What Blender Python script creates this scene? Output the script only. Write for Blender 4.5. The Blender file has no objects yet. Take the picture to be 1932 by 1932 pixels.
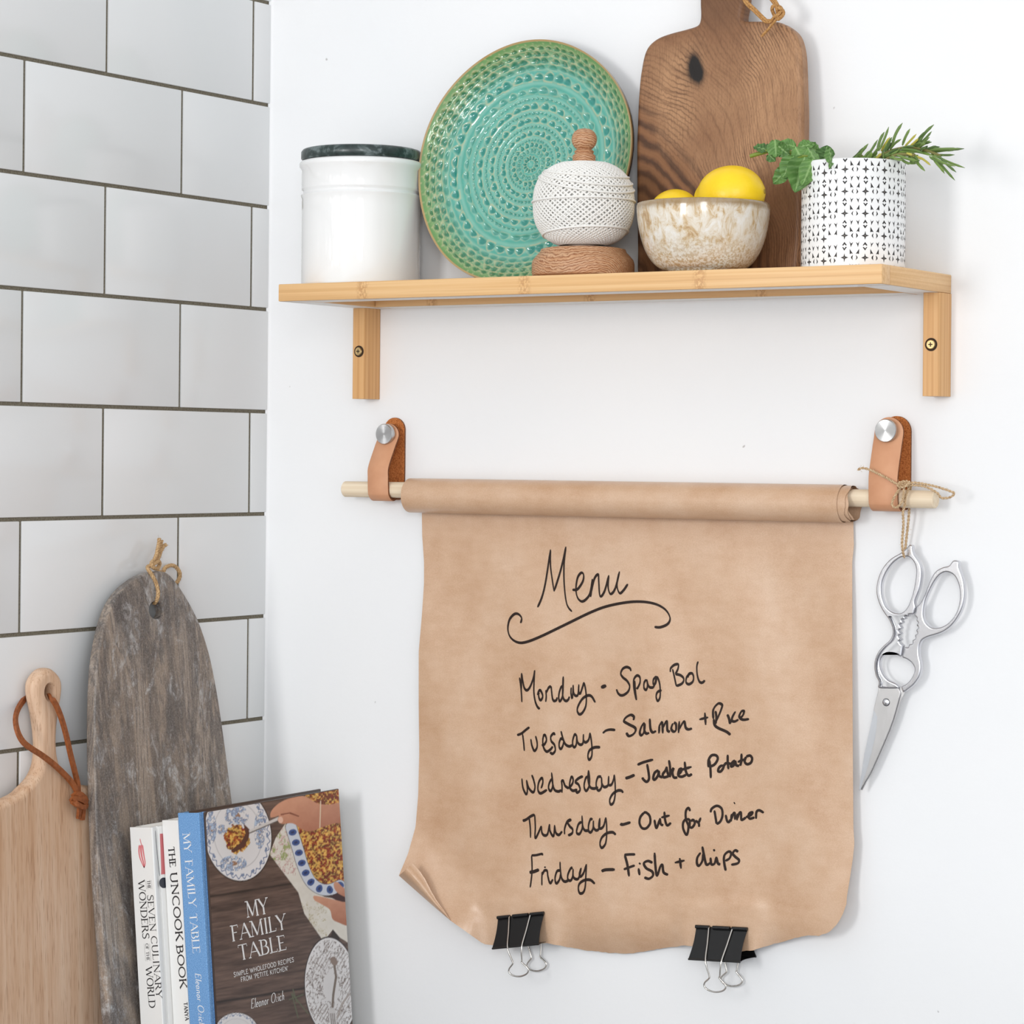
import bpy, bmesh, math, random
import numpy as np
from mathutils import Vector, geometry
random.seed(7)
PI = math.pi
S = bpy.context.scene
COL = S.collection

# ------------------------------------------------------------------ camera
CX, CY, CZ, YAW, ROLL, FPX, SHY = 1.6102, -2.0957, 1.5299, 0.5627, 0.0091, 4967.7, -105.45
cd = bpy.data.cameras.new('camera'); cam = bpy.data.objects.new('camera', cd); COL.objects.link(cam)
cd.sensor_fit = 'HORIZONTAL'; cd.sensor_width = 36.0
cd.lens = 36.0 * FPX / 1932.0
cd.shift_y = SHY / 1932.0
cd.clip_start = 0.05; cd.clip_end = 50
FW = np.array([-math.sin(YAW), math.cos(YAW), 0.0]); R0 = np.array([math.cos(YAW), math.sin(YAW), 0.0]); U0 = np.array([0, 0, 1.0])
RR = R0 * math.cos(ROLL) + U0 * math.sin(ROLL); UU = -R0 * math.sin(ROLL) + U0 * math.cos(ROLL)
from mathutils import Matrix
cam.matrix_world = Matrix(((RR[0], UU[0], -FW[0], CX), (RR[1], UU[1], -FW[1], CY), (RR[2], UU[2], -FW[2], CZ), (0, 0, 0, 1)))
S.camera = cam

# ------------------------------------------------------------------ light and exposure
S.view_settings.view_transform = 'Standard'; S.view_settings.look = 'None'
S.view_settings.exposure = 0.20; S.view_settings.gamma = 1.0; S.view_settings.use_curve_mapping = False
w = bpy.data.worlds.new('daylight'); S.world = w; w.use_nodes = True
nt = w.node_tree; bg = nt.nodes['Background']
tc = nt.nodes.new('ShaderNodeTexCoord'); sp = nt.nodes.new('ShaderNodeSeparateXYZ'); rp = nt.nodes.new('ShaderNodeValToRGB')
nt.links.new(tc.outputs['Generated'], sp.inputs[0])
zm_ = nt.nodes.new('ShaderNodeMath'); zm_.operation = 'MULTIPLY_ADD'; zm_.inputs[1].default_value = 0.5; zm_.inputs[2].default_value = 0.5
nt.links.new(sp.outputs['Z'], zm_.inputs[0]); nt.links.new(zm_.outputs[0], rp.inputs[0])
e = rp.color_ramp.elements                   # windows round the room at eye level, ceiling and floor darker
while len(e) < 5: e.new(0.5)
for x_, (p_, c_) in zip(e, ((0.0, (0.38, 0.40, 0.44)), (0.34, (0.82, 0.85, 0.91)), (0.50, (1.21, 1.24, 1.28)), (0.64, (1.13, 1.16, 1.19)), (0.92, (0.62, 0.63, 0.64)))): x_.position = p_; x_.color = (*c_, 1)
# dark patch added to the surroundings at the right, giving the steel dark edges
rq = nt.nodes.new('ShaderNodeValToRGB'); mx = nt.nodes.new('ShaderNodeMix'); mx.data_type = 'RGBA'; mx.blend_type = 'MULTIPLY'; mx.inputs[0].default_value = 1.0
nt.links.new(sp.outputs['X'], rq.inputs[0]); q_ = rq.color_ramp.elements
q_[0].position = 0.80; q_[0].color = (1, 1, 1, 1); q_[1].position = 0.97; q_[1].color = (0.22, 0.22, 0.23, 1)
nt.links.new(rp.outputs[0], mx.inputs[6]); nt.links.new(rq.outputs[0], mx.inputs[7])
nt.links.new(mx.outputs[2], bg.inputs[0]); bg.inputs[1].default_value = 0.98

def area(name, loc, target, sx, sy, power, color=(1, 1, 1)):
    l = bpy.data.lights.new(name, 'AREA'); l.shape = 'RECTANGLE'; l.size = sx; l.size_y = sy; l.energy = power; l.color = color
    o = bpy.data.objects.new(name, l); COL.objects.link(o); o.location = loc
    o.rotation_euler = (Vector(target) - Vector(loc)).to_track_quat('-Z', 'Y').to_euler()
    return o
area('window_light', (0.28, -2.6, 1.72), (0.5, 0, 1.5), 0.42, 0.62, 14, (1.0, 0.995, 0.99))
area('second_window_light', (2.15, -3.0, 1.95), (0.5, 0, 1.5), 0.6, 1.0, 18, (0.97, 0.985, 1.0))

# ------------------------------------------------------------------ helpers
def lin(r, g, b):
    f = lambda c: (c / 255 / 12.92) if c / 255 <= 0.04045 else ((c / 255 + 0.055) / 1.055) ** 2.4
    return (f(r), f(g), f(b), 1.0)

def ray(px, py):
    return FW * FPX + RR * (px - 966) - UU * (py - 966 - SHY)
def on(px, py, n, d):                        # where the sight line of a point of the photo meets the plane n.p = d
    n = np.array(n, float); v = ray(px, py); c = np.array([CX, CY, CZ])
    return c + v * ((d - n @ c) / (n @ v))
def at(px, py, y):                           # ... meets the plane parallel to the back wall at y
    return on(px, py, (0, 1, 0), y)
def pix(P):
    P = np.asarray(P, float) - np.array([CX, CY, CZ]); z = P @ FW
    return 966 + FPX * (P @ RR) / z, 966 + SHY - FPX * (P @ UU) / z

class MB:
    def __init__(s): s.v = []; s.f = []; s.m = []; s.c = None; s.n = None
    def add(s, vs, fs, mi=0):
        o = len(s.v); s.v.extend([tuple(map(float, p)) for p in vs])
        for f in fs: s.f.append([i + o for i in f]); s.m.append(mi)

def wl(o):
    p = Vector((0, 0, 0))
    while o is not None: p += o.location; o = o.parent
    return p
def obj(name, mb, mats, parent=None, smooth=35, base=None, label=None):
    b = wl(parent) if parent is not None else Vector(base if base is not None else (0, 0, 0))
    me = bpy.data.meshes.new(name)
    me.from_pydata([(x - b.x, y - b.y, z - b.z) for x, y, z in mb.v], [], mb.f)
    for m in (mats if isinstance(mats, (list, tuple)) else [mats]): me.materials.append(m)
    me.polygons.foreach_set('material_index', mb.m)
    if mb.c is not None:
        ca = me.color_attributes.new('tint', 'FLOAT_COLOR', 'POINT')
        a = np.ones((len(mb.v), 4), np.float32); a[:, :3] = np.array(mb.c, np.float32)[:, :3]
        ca.data.foreach_set('color', a.ravel())
    me.update()
    if smooth:
        bm = bmesh.new(); bm.from_mesh(me); bmesh.ops.recalc_face_normals(bm, faces=bm.faces) if mb.c is None else None
        bm.to_mesh(me); bm.free()
        me.shade_smooth()
        if mb.n is not None: me.normals_split_custom_set_from_vertices(mb.n)
        else: me.set_sharp_from_angle(angle=math.radians(smooth))
    o = bpy.data.objects.new(name, me); COL.objects.link(o)
    if parent is not None: o.parent = parent
    else: o.location = b
    if label: o['label'] = label
    return o
def tag(o, label, cat, group=None):
    o['label'] = label; o['category'] = cat
    if group: o['group'] = group
    return o
def thing(name, label, cat, base, group=None):
    o = bpy.data.objects.new(name, None); COL.objects.link(o); o.location = tuple(base); o.empty_display_size = 0.02
    return tag(o, label, cat, group)
def structure(o): o['kind'] = 'structure'; return o

def box(mb, lo, hi, mi=0, bev=0.0):
    (x0, y0, z0), (x1, y1, z1) = lo, hi
    if bev <= 0:
        v = [(x, y, z) for z in (z0, z1) for y in (y0, y1) for x in (x0, x1)]
        mb.add(v, [(0, 2, 3, 1), (4, 5, 7, 6), (0, 1, 5, 4), (2, 6, 7, 3), (0, 4, 6, 2), (1, 3, 7, 5)], mi); return
    bm = bmesh.new(); bmesh.ops.create_cube(bm, size=1)
    for p in bm.verts: p.co = Vector(((x0 + x1) / 2 + p.co.x * (x1 - x0), (y0 + y1) / 2 + p.co.y * (y1 - y0), (z0 + z1) / 2 + p.co.z * (z1 - z0)))
    bmesh.ops.bevel(bm, geom=bm.edges[:], offset=bev, segments=2, profile=0.5, affect='EDGES')
    bm.verts.index_update()
    mb.add([p.co[:] for p in bm.verts], [[p.index for p in f.verts] for f in bm.faces], mi); bm.free()

def lathe(mb, prof, c, n=64, mi=0, cap=(False, False), axis=None):
    # prof: (radius, height); axis: optional (X, Y, Z) frame
    X, Y, Z = axis if axis else (np.array([1, 0, 0.]), np.array([0, 1, 0.]), np.array([0, 0, 1.]))
    c = np.array(c, float); vs = []; fs = []
    for r, h in prof:
        for k in range(n):
            a = 2 * PI * k / n
            vs.append(c + X * r * math.cos(a) + Y * r * math.sin(a) + Z * h)
    for i in range(len(prof) - 1):
        for k in range(n):
            fs.append((i * n + k, i * n + (k + 1) % n, (i + 1) * n + (k + 1) % n, (i + 1) * n + k))
    if cap[0]: fs.append(tuple(range(n - 1, -1, -1)))
    if cap[1]: fs.append(tuple((len(prof) - 1) * n + k for k in range(n)))
    mb.add(vs, fs, mi)

def smooth_path(pts, sub=6, closed=False):
    P = [np.array(p, float) for p in pts]; n = len(P)
    if n < 3 and not closed: 
        return [P[0] + (P[-1] - P[0]) * k / sub for k in range(sub + 1)]
    out = []
    for i in range(n if closed else n - 1):
        if closed: a, b, c, d = P[(i - 1) % n], P[i], P[(i + 1) % n], P[(i + 2) % n]
        else: a, b, c, d = P[max(i - 1, 0)], P[i], P[i + 1], P[min(i + 2, n - 1)]
        for k in range(sub):
            t = k / sub
            out.append(0.5 * ((2 * b) + (c - a) * t + (2 * a - 5 * b + 4 * c - d) * t * t + (3 * b - a - 3 * c + d) * t ** 3))
    if not closed: out.append(P[-1])
    return out

def frames(path, closed=False):
    n = len(path); T = []
    for i in range(n):
        a = path[(i - 1) % n] if closed or i > 0 else path[0]; b = path[(i + 1) % n] if closed or i < n - 1 else path[-1]
        t = b - a; L = np.linalg.norm(t); T.append(t / L if L > 1e-12 else np.array([0, 0, 1.]))
    u = np.cross(T[0], (0, 0, 1.0)); 
    if np.linalg.norm(u) < 1e-3: u = np.cross(T[0], (0, 1.0, 0))
    u /= np.linalg.norm(u); F = []
    for t in T:
        u = u - t * (u @ t); u /= np.linalg.norm(u); F.append((t, u, np.cross(t, u)))
    return F
def tube(mb, path, r, seg=8, closed=False, mi=0, cap=True):
    path = [np.array(p, float) for p in path]; F = frames(path, closed); n = len(path); vs = []; fs = []
    for i, (p, (t, u, v)) in enumerate(zip(path, F)):
        rr = r[i] if hasattr(r, '__len__') else r
        for k in range(seg):
            a = 2 * PI * k / seg; vs.append(p + (u * math.cos(a) + v * math.sin(a)) * rr)
    for i in range(n if closed else n - 1):
        j = (i + 1) % n
        for k in range(seg): fs.append((i * seg + k, i * seg + (k + 1) % seg, j * seg + (k + 1) % seg, j * seg + k))
    if cap and not closed:
        fs.append(tuple(range(seg - 1, -1, -1))); fs.append(tuple((n - 1) * seg + k for k in range(seg)))
    mb.add(vs, fs, mi)
def rope(mb, path, r, pitch, strands=3, seg=6, mi=0, closed=False):
    path = [np.array(p, float) for p in path]
    # resample
    L = [0]
    for a, b in zip(path, path[1:]): L.append(L[-1] + np.linalg.norm(b - a))
    n = max(8, int(L[-1] / (pitch / 9))); q = []
    for i in range(n + 1):
        s = L[-1] * i / n; k = min(max(np.searchsorted(L, s) - 1, 0), len(path) - 2)
        t = (s - L[k]) / max(L[k + 1] - L[k], 1e-9); q.append(path[k] + (path[k + 1] - path[k]) * t)
    F = frames(q)
    for j in range(strands):
        pp = []
        for i, (p, (t, u, v)) in enumerate(zip(q, F)):
            a = 2 * PI * (j / strands + L[-1] * i / n / pitch); pp.append(p + (u * math.cos(a) + v * math.sin(a)) * r * 0.5)
        tube(mb, pp, r * 0.58, seg, mi=mi)
def fuzz(mb, path, n, length, r, mi=0):      # loose fibres of a jute cord
    for _ in range(n):
        i = random.randrange(len(path) - 1); p = np.array(path[i]); d = np.array([random.gauss(0, 1) for _ in range(3)]); d /= np.linalg.norm(d)
        q = p + d * length * random.uniform(.5, 1); t = (np.array(path[i + 1]) - p); t = t / (np.linalg.norm(t) + 1e-9)
        tube(mb, [p, (p + q) / 2 + t * length * .3, q + t * length * .2], r, 3, mi=mi)

def area2(p): return 0.5 * sum(p[i][0] * p[(i + 1) % len(p)][1] - p[(i + 1) % len(p)][0] * p[i][1] for i in range(len(p)))
def inset(poly, d):                          # poly ccw: positive d moves inwards
    n = len(poly); out = []
    for i in range(n):
        a, b, c = np.array(poly[i - 1]), np.array(poly[i]), np.array(poly[(i + 1) % n])
        t1 = b - a; t2 = c - b; t1 = t1 / (np.linalg.norm(t1) + 1e-12); t2 = t2 / (np.linalg.norm(t2) + 1e-12)
        n1 = np.array([-t1[1], t1[0]]); n2 = np.array([-t2[1], t2[0]]); m = n1 + n2; L = np.linalg.norm(m)
        if L < 1e-6: m = n1
        else: m = m / L; m = m / max(m @ n1, 0.5)
        out.append(b + m * d)
    return out
def thin(lp, m=4e-4):                         # drop points that crowd each other
    out = []
    for p in lp:
        if not out or math.hypot(p[0] - out[-1][0], p[1] - out[-1][1]) > m: out.append(tuple(p))
    while len(out) > 3 and math.hypot(out[0][0] - out[-1][0], out[0][1] - out[-1][1]) < m: out.pop()
    return out
def slab(mb, outline, frame, thick, rnd, holes=(), steps=4, mi=0, dome=None, side_mi=None, hr=None):
    # a plate with rounded rims: outline in (u, v) of frame (O, U, V, N), front face at N = 0, back at -thick
    O, U, V, N = [np.array(q, float) for q in frame]
    outline = thin(outline); holes = [thin(h) for h in holes]
    loops = [(list(outline) if area2(outline) > 0 else list(outline)[::-1])] + [(list(h) if area2(h) < 0 else list(h)[::-1]) for h in holes]
    prof = [(rnd * (1 - math.sin(a)), -rnd * (1 - math.cos(a))) for a in [PI / 2 * k / steps for k in range(steps + 1)]]
    ang = [PI / 2 * k / steps for k in range(steps + 1)]; ang = ang + [PI - q for q in ang[::-1]]
    prof = prof + [(i, -thick - d) for i, d in prof[::-1]]; nrm = []
    base = len(mb.v); vs = []; idx = []; fs = []; cnt = 0; sides = []
    for li, lp in enumerate(loops):
        rows = []; hs = 1.0 if hr is None or li == 0 else hr / rnd
        out_ = [(p - np.array(q)) for p, q in zip(inset(lp, -1e-3), lp)]; out_ = [q / (np.linalg.norm(q) + 1e-12) for q in out_]
        for (ins, d), an in zip(prof, ang):
            ring = inset(lp, ins * hs); nrm.extend([tuple(N * math.cos(an) + (U * q[0] + V * q[1]) * math.sin(an)) for q in out_]); rows.append(list(range(cnt, cnt + len(ring)))); cnt += len(ring)
            vs.extend([O + U * p[0] + V * p[1] + N * (d + (dome(p) if dome else 0)) for p in ring])
        for a, b in zip(rows, rows[1:]):
            n = len(a)
            for k in range(n): sides.append((a[k], b[k], b[(k + 1) % n], a[(k + 1) % n]))
        idx.append(rows)
    for row, flip in ((0, False), (-1, True)):
        flat = [i for rows in idx for i in rows[row]]
        tri = geometry.tessellate_polygon([[Vector(((vs[i] - O) @ U, (vs[i] - O) @ V, 0)) for i in rows[row]] for rows in idx])
        for t in tri:
            t = [flat[i] for i in t]; fs.append(tuple(t[::-1]) if flip else tuple(t))
    mb.add(vs, fs, mi); mb.n = (mb.n or []) + nrm
    for f in sides: mb.f.append([i + base for i in f]); mb.m.append(mi if side_mi is None else side_mi)

def ribbon(mb, pts, width, surf, sub=6, mi=0, smooth=True, taper=True):
    # an inked or printed stroke laid on a surface; width(dir_angle, t)
    P = smooth_path(pts, sub) if smooth else [np.array(p, float) for p in pts]
    n = len(P); vs = []; fs = []
    for i in range(n):
        a, b = P[max(i - 1, 0)], P[min(i + 1, n - 1)]; t = b - a; L = np.linalg.norm(t); t = t / L if L > 1e-9 else np.array([1., 0])
        w2 = width(math.atan2(t[1], t[0]), i / (n - 1)) / 2
        if taper: w2 *= min(1, 0.55 + 0.45 * min(i, n - 1 - i) / 2)
        nn = np.array([-t[1], t[0]]) * w2
        vs.append(surf(*(P[i] + nn))); vs.append(surf(*(P[i] - nn)))
    for i in range(n - 1): fs.append((2 * i, 2 * i + 1, 2 * i + 3, 2 * i + 2))
    mb.add(vs, fs, mi)

# ------------------------------------------------------------------ materials
class NT:
    def __init__(s, name):
        s.m = bpy.data.materials.new(name); s.m.use_nodes = True; s.t = s.m.node_tree; s.b = s.t.nodes['Principled BSDF']
    def n(s, typ, **kw):
        q = s.t.nodes.new('ShaderNode' + typ)
        for k, v in kw.items(): setattr(q, k, v)
        return q
    def l(s, a, b): s.t.links.new(a, b)
    def put(s, sock, v):
        if hasattr(v, 'is_linked') or hasattr(v, 'links'): s.l(v, sock)
        else: sock.default_value = v
    def co(s, scale=(1, 1, 1), rot=(0, 0, 0), loc=(0, 0, 0)):
        tc = s.n('TexCoord'); mp = s.n('Mapping'); s.l(tc.outputs['Object'], mp.inputs[0])
        mp.inputs['Scale'].default_value = scale; mp.inputs['Rotation'].default_value = rot; mp.inputs['Location'].default_value = loc
        return mp.outputs[0]
    def noise(s, vec, scale, detail=3, rough=0.5, dist=0.0):
        q = s.n('TexNoise'); s.l(vec, q.inputs['Vector']); q.inputs['Scale'].default_value = scale; q.inputs['Detail'].default_value = detail
        q.inputs['Roughness'].default_value = rough; q.inputs['Distortion'].default_value = dist; return q.outputs['Fac']
    def wave(s, vec, scale, dist=2, detail=2, dscale=1, typ='BANDS', dirn='X', prof='SIN'):
        q = s.n('TexWave', wave_type=typ, wave_profile=prof)
        if typ == 'BANDS': q.bands_direction = dirn
        else: q.rings_direction = dirn
        s.l(vec, q.inputs['Vector']); q.inputs['Scale'].default_value = scale; q.inputs['Distortion'].default_value = dist
        q.inputs['Detail'].default_value = detail; q.inputs['Detail Scale'].default_value = dscale; return q.outputs['Fac']
    def ramp(s, fac, stops):
        q = s.n('ValToRGB'); s.l(fac, q.inputs[0]); el = q.color_ramp.elements
        while len(el) < len(stops): el.new(0.5)
        for x, (p, c) in zip(el, stops): x.position = p; x.color = c if len(c) == 4 else (*c, 1)
        return q.outputs[0]
    def mix(s, a, b, f, mode='MIX'):
        q = s.n('Mix', data_type='RGBA', blend_type=mode); s.put(q.inputs[6], a); s.put(q.inputs[7], b); s.put(q.inputs[0], f); return q.outputs[2]
    def math(s, op, a, b=0.0):
        q = s.n('Math', operation=op); s.put(q.inputs[0], a); s.put(q.inputs[1], b); return q.outputs[0]
    def bump(s, h, strength=0.3, dist=0.001):
        q = s.n('Bump'); s.l(h, q.inputs['Height']); q.inputs['Strength'].default_value = strength; q.inputs['Distance'].default_value = dist
        s.l(q.outputs[0], s.b.inputs['Normal']); return q
    def set(s, **kw):
        names = dict(col='Base Color', rough='Roughness', metal='Metallic', spec='Specular IOR Level', coat='Coat Weight', coatr='Coat Roughness',
                     aniso='Anisotropic', sheen='Sheen Weight', sss='Subsurface Weight')
        for k, v in kw.items(): s.put(s.b.inputs[names[k]], v)
        return s
g4 = lambda v: (v, v, v, 1)
def plain(name, col, rough=0.5, metal=0.0, **kw):
    q = NT(name).set(col=col, rough=rough, metal=metal, **kw); return q.m

def m_wall():
    q = NT('wall_paint'); v = q.co()
    a = q.noise(v, 3, 3); c = q.ramp(a, [(0.3, lin(236, 237, 238)), (0.7, lin(241, 241, 241))])
    sp = q.noise(v, 95, 1, 0.4); f = q.ramp(sp, [(0.815, g4(0)), (0.84, g4(1))])
    q.set(col=q.mix(c, lin(150, 145, 140), q.math('MULTIPLY', f, 0.6)), rough=0.62, spec=0.3)
    q.bump(q.math('ADD', q.noise(v, 160, 3), q.math('MULTIPLY', q.noise(v, 14, 3), 2.0)), 0.12, 0.0012); return q.m
def m_bamboo(ax='x'):
    q = NT('bamboo_' + ax); v = q.co((1.5, 190, 190) if ax == 'x' else (190, 2.5, 190)); a = q.noise(v, 1.6, 4, 0.6)
    c = q.ramp(a, [(0.25, lin(194, 144, 88)), (0.45, lin(218, 172, 116)), (0.6, lin(228, 188, 136)), (0.8, lin(208, 160, 102))])
    big = q.noise(q.co((3, 20, 20)), 1.0, 2); c = q.mix(c, lin(238, 200, 150), q.math('MULTIPLY', big, 0.35))
    # culm joints, a band of dark flecks every 17 cm
    tc = q.n('TexCoord'); sx = q.n('SeparateXYZ'); q.l(tc.outputs['Object'], sx.inputs[0])
    d = q.math('ABSOLUTE', q.math('SUBTRACT', q.math('FRACT', q.math('DIVIDE', q.math('ADD', sx.outputs[0], 0.122), 0.1735)), 0.5))
    band = q.ramp(d, [(0.0, g4(1)), (0.018, g4(0.8)), (0.045, g4(0))])
    fl = q.ramp(q.noise(q.co((500, 300, 400)), 1.0, 2), [(0.46, g4(1)), (0.56, g4(0))])
    c = q.mix(c, lin(166, 108, 60), q.math('MULTIPLY', q.math('MULTIPLY', band, fl), 0.5))
    q.set(col=c, rough=0.42, spec=0.4); q.bump(a, 0.15, 0.0004); return q.m
def m_bamboo_v():
    q = NT('bamboo_upright'); v = q.co((230, 230, 2.0)); a = q.noise(v, 1.5, 4, 0.6)
    c = q.ramp(a, [(0.25, lin(190, 136, 82)), (0.5, lin(214, 164, 108)), (0.8, lin(226, 184, 132))])
    q.set(col=c, rough=0.42, spec=0.4); q.bump(a, 0.15, 0.0004); return q.m
def m_kraft():
    q = NT('kraft_paper'); v = q.co()
    big = q.noise(q.co((1, 1, 0.7)), 22, 3, 0.6); fine = q.noise(v, 900, 3, 0.7); mid = q.noise(q.co((1, 1, 2.5)), 60, 3, 0.5)
    c = q.ramp(big, [(0.3, lin(193, 151, 116)), (0.5, lin(208, 171, 139)), (0.7, lin(217, 185, 157))])
    c = q.mix(c, q.ramp(fine, [(0.3, lin(178, 140, 108)), (0.7, lin(222, 194, 168))]), 0.32)
    c = q.mix(c, q.ramp(mid, [(0.35, lin(188, 148, 114)), (0.65, lin(214, 183, 155))]), 0.18)
    q.set(col=c, rough=0.32, spec=0.5, coat=0.2, coatr=0.35); q.bump(q.math('ADD', fine, q.math('MULTIPLY', q.noise(q.co((1, 1, 0.5)), 38, 3), 4.0)), 0.12, 0.0008); return q.m
def m_walnut():
    q = NT('acacia_wood')
    w1 = q.noise(q.co((1, 1, 0.75)), 7.5, 2, 0.5)
    tc = q.n('TexCoord'); wv = q.n('VectorMath', operation='ADD'); nz = q.n('TexNoise'); q.l(tc.outputs['Object'], nz.inputs['Vector']); nz.inputs['Scale'].default_value = 9; nz.inputs['Detail'].default_value = 2
    s0 = q.n('VectorMath', operation='SUBTRACT'); q.l(nz.outputs['Color'], s0.inputs[0]); s0.inputs[1].default_value = (.5, .5, .5)
    sc = q.n('VectorMath', operation='SCALE'); q.l(s0.outputs[0], sc.inputs[0]); sc.inputs['Scale'].default_value = 0.05
    q.l(tc.outputs['Object'], wv.inputs[0]); q.l(sc.outputs[0], wv.inputs[1])
    mp = q.n('Mapping'); q.l(wv.outputs[0], mp.inputs[0]); mp.inputs['Location'].default_value = (0.13, 0, 0.03); mp.inputs['Scale'].default_value = (1.5, 1.5, 0.8)
    rings = q.wave(mp.outputs[0], 24, 2.5, 4, 2.0, 'RINGS', 'Y'); thin = q.math('MULTIPLY', q.ramp(rings, [(0.0, g4(0.8)), (0.10, g4(0.25)), (0.5, g4(0.0))]), q.ramp(q.noise(q.co(), 26, 2), [(0.35, g4(0.15)), (0.65, g4(1))]))
    c = q.ramp(w1, [(0.28, lin(98, 68, 46)), (0.44, lin(138, 98, 68)), (0.56, lin(176, 134, 98)), (0.66, lin(158, 115, 82)), (0.8, lin(118, 82, 56))])
    fib = q.noise(q.co((900, 900, 42), rot=(0, 0.25, 0)), 1, 3); c = q.mix(c, lin(96, 62, 40), q.math('MULTIPLY', q.ramp(fib, [(0.5, g4(0)), (0.75, g4(1))]), 0.4))
    c = q.mix(c, lin(84, 52, 32), q.math('MULTIPLY', thin, 0.5))
    fr = q.wave(mp.outputs[0], 88, 3.0, 4, 2.4, 'RINGS', 'Y'); msk = q.ramp(q.noise(q.co((1, 1, .6)), 19, 3), [(0.4, g4(0.12)), (0.6, g4(1))])
    c = q.mix(c, lin(78, 48, 30), q.math('MULTIPLY', q.math('MULTIPLY', q.ramp(fr, [(0.0, g4(1)), (0.22, g4(0.35)), (0.6, g4(0))]), msk), 0.6))
    sp2_ = q.noise(q.co((1500, 1500, 260)), 1, 2); c = q.mix(c, lin(98, 62, 40), q.math('MULTIPLY', q.ramp(sp2_, [(0.54, g4(0)), (0.66, g4(1))]), 0.3))
    # dark heartwood on the lower left
    sx = q.n('SeparateXYZ'); q.l(wv.outputs[0], sx.inputs[0])
    hd = q.math('ADD', q.math('MULTIPLY', sx.outputs[0], -1.0), q.math('MULTIPLY', sx.outputs[2], -0.815))
    c = q.mix(c, q.ramp(rings, [(0.1, lin(70, 44, 29)), (0.5, lin(112, 74, 48)), (0.9, lin(132, 90, 58))]), q.ramp(q.math('ADD', q.math('ADD', hd, 0.155), q.math('MULTIPLY', q.math('SUBTRACT', q.noise(q.co((60, 60, 14)), 1, 3), 0.5), 0.05)), [(0.085, g4(0)), (0.115, g4(0.9)), (0.17, g4(0.62)), (0.4, g4(0.5))]))
    # the burnt knot
    vm = q.n('VectorMath', operation='SUBTRACT'); q.l(wv.outputs[0], vm.inputs[0]); vm.inputs[1].default_value = KNOT
    mp2 = q.n('Mapping'); q.l(vm.outputs[0], mp2.inputs[0]); mp2.inputs['Rotation'].default_value = (0, -0.18, 0); mp2.inputs['Scale'].default_value = (1.15, 0.0, 0.68)
    ln = q.n('VectorMath', operation='LENGTH'); q.l(mp2.outputs[0], ln.inputs[0])
    kd = q.math('ADD', ln.outputs['Value'], q.math('MULTIPLY', q.noise(q.co((300, 300, 100)), 1, 2), 0.003))
    c = q.mix(c, lin(26, 20, 17), q.ramp(kd, [(0.0088, g4(1)), (0.0100, g4(0.3)), (0.015, g4(0))]))
    q.set(col=c, rough=0.48, spec=0.35); q.bump(q.math('ADD', fib, thin), 0.12, 0.0005); return q.m
def m_oak():
    q = NT('oak_wood')
    r = q.wave(q.co((1.0, 1.0, 0.9), loc=(0.02, 0.03, 0.01)), 95, 3.0, 3, 2.2, 'RINGS', 'X'); f = q.noise(q.co((260, 260, 900)), 1, 2)
    c = q.ramp(r, [(0.0, lin(196, 150, 112)), (0.35, lin(160, 108, 72)), (0.7, lin(142, 92, 60)), (1.0, lin(202, 160, 124))])
    c = q.mix(c, lin(206, 166, 130), q.math('MULTIPLY', q.ramp(f, [(0.5, g4(0)), (0.62, g4(1))]), 0.45))
    q.set(col=c, rough=0.5, spec=0.35); q.bump(r, 0.15, 0.0004); return q.m
def m_mango():
    q = NT('mango_wood'); a = q.noise(q.co((170, 170, 5)), 1, 4, 0.6); b = q.noise(q.co((1, 1, 0.5)), 11, 2)
    c = q.ramp(a, [(0.25, lin(176, 132, 96)), (0.45, lin(208, 170, 138)), (0.65, lin(222, 192, 164)), (0.85, lin(186, 146, 112))])
    c = q.mix(c, q.ramp(b, [(0.3, lin(186, 146, 112)), (0.7, lin(230, 206, 184))]), 0.4)
    fl = q.ramp(q.noise(q.co((800, 800, 36)), 1, 2), [(0.56, g4(0)), (0.68, g4(1))])
    q.set(col=q.mix(c, lin(146, 100, 66), q.math('MULTIPLY', fl, 0.45)), rough=0.55, spec=0.3); q.bump(a, 0.12, 0.0004); return q.m
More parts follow.
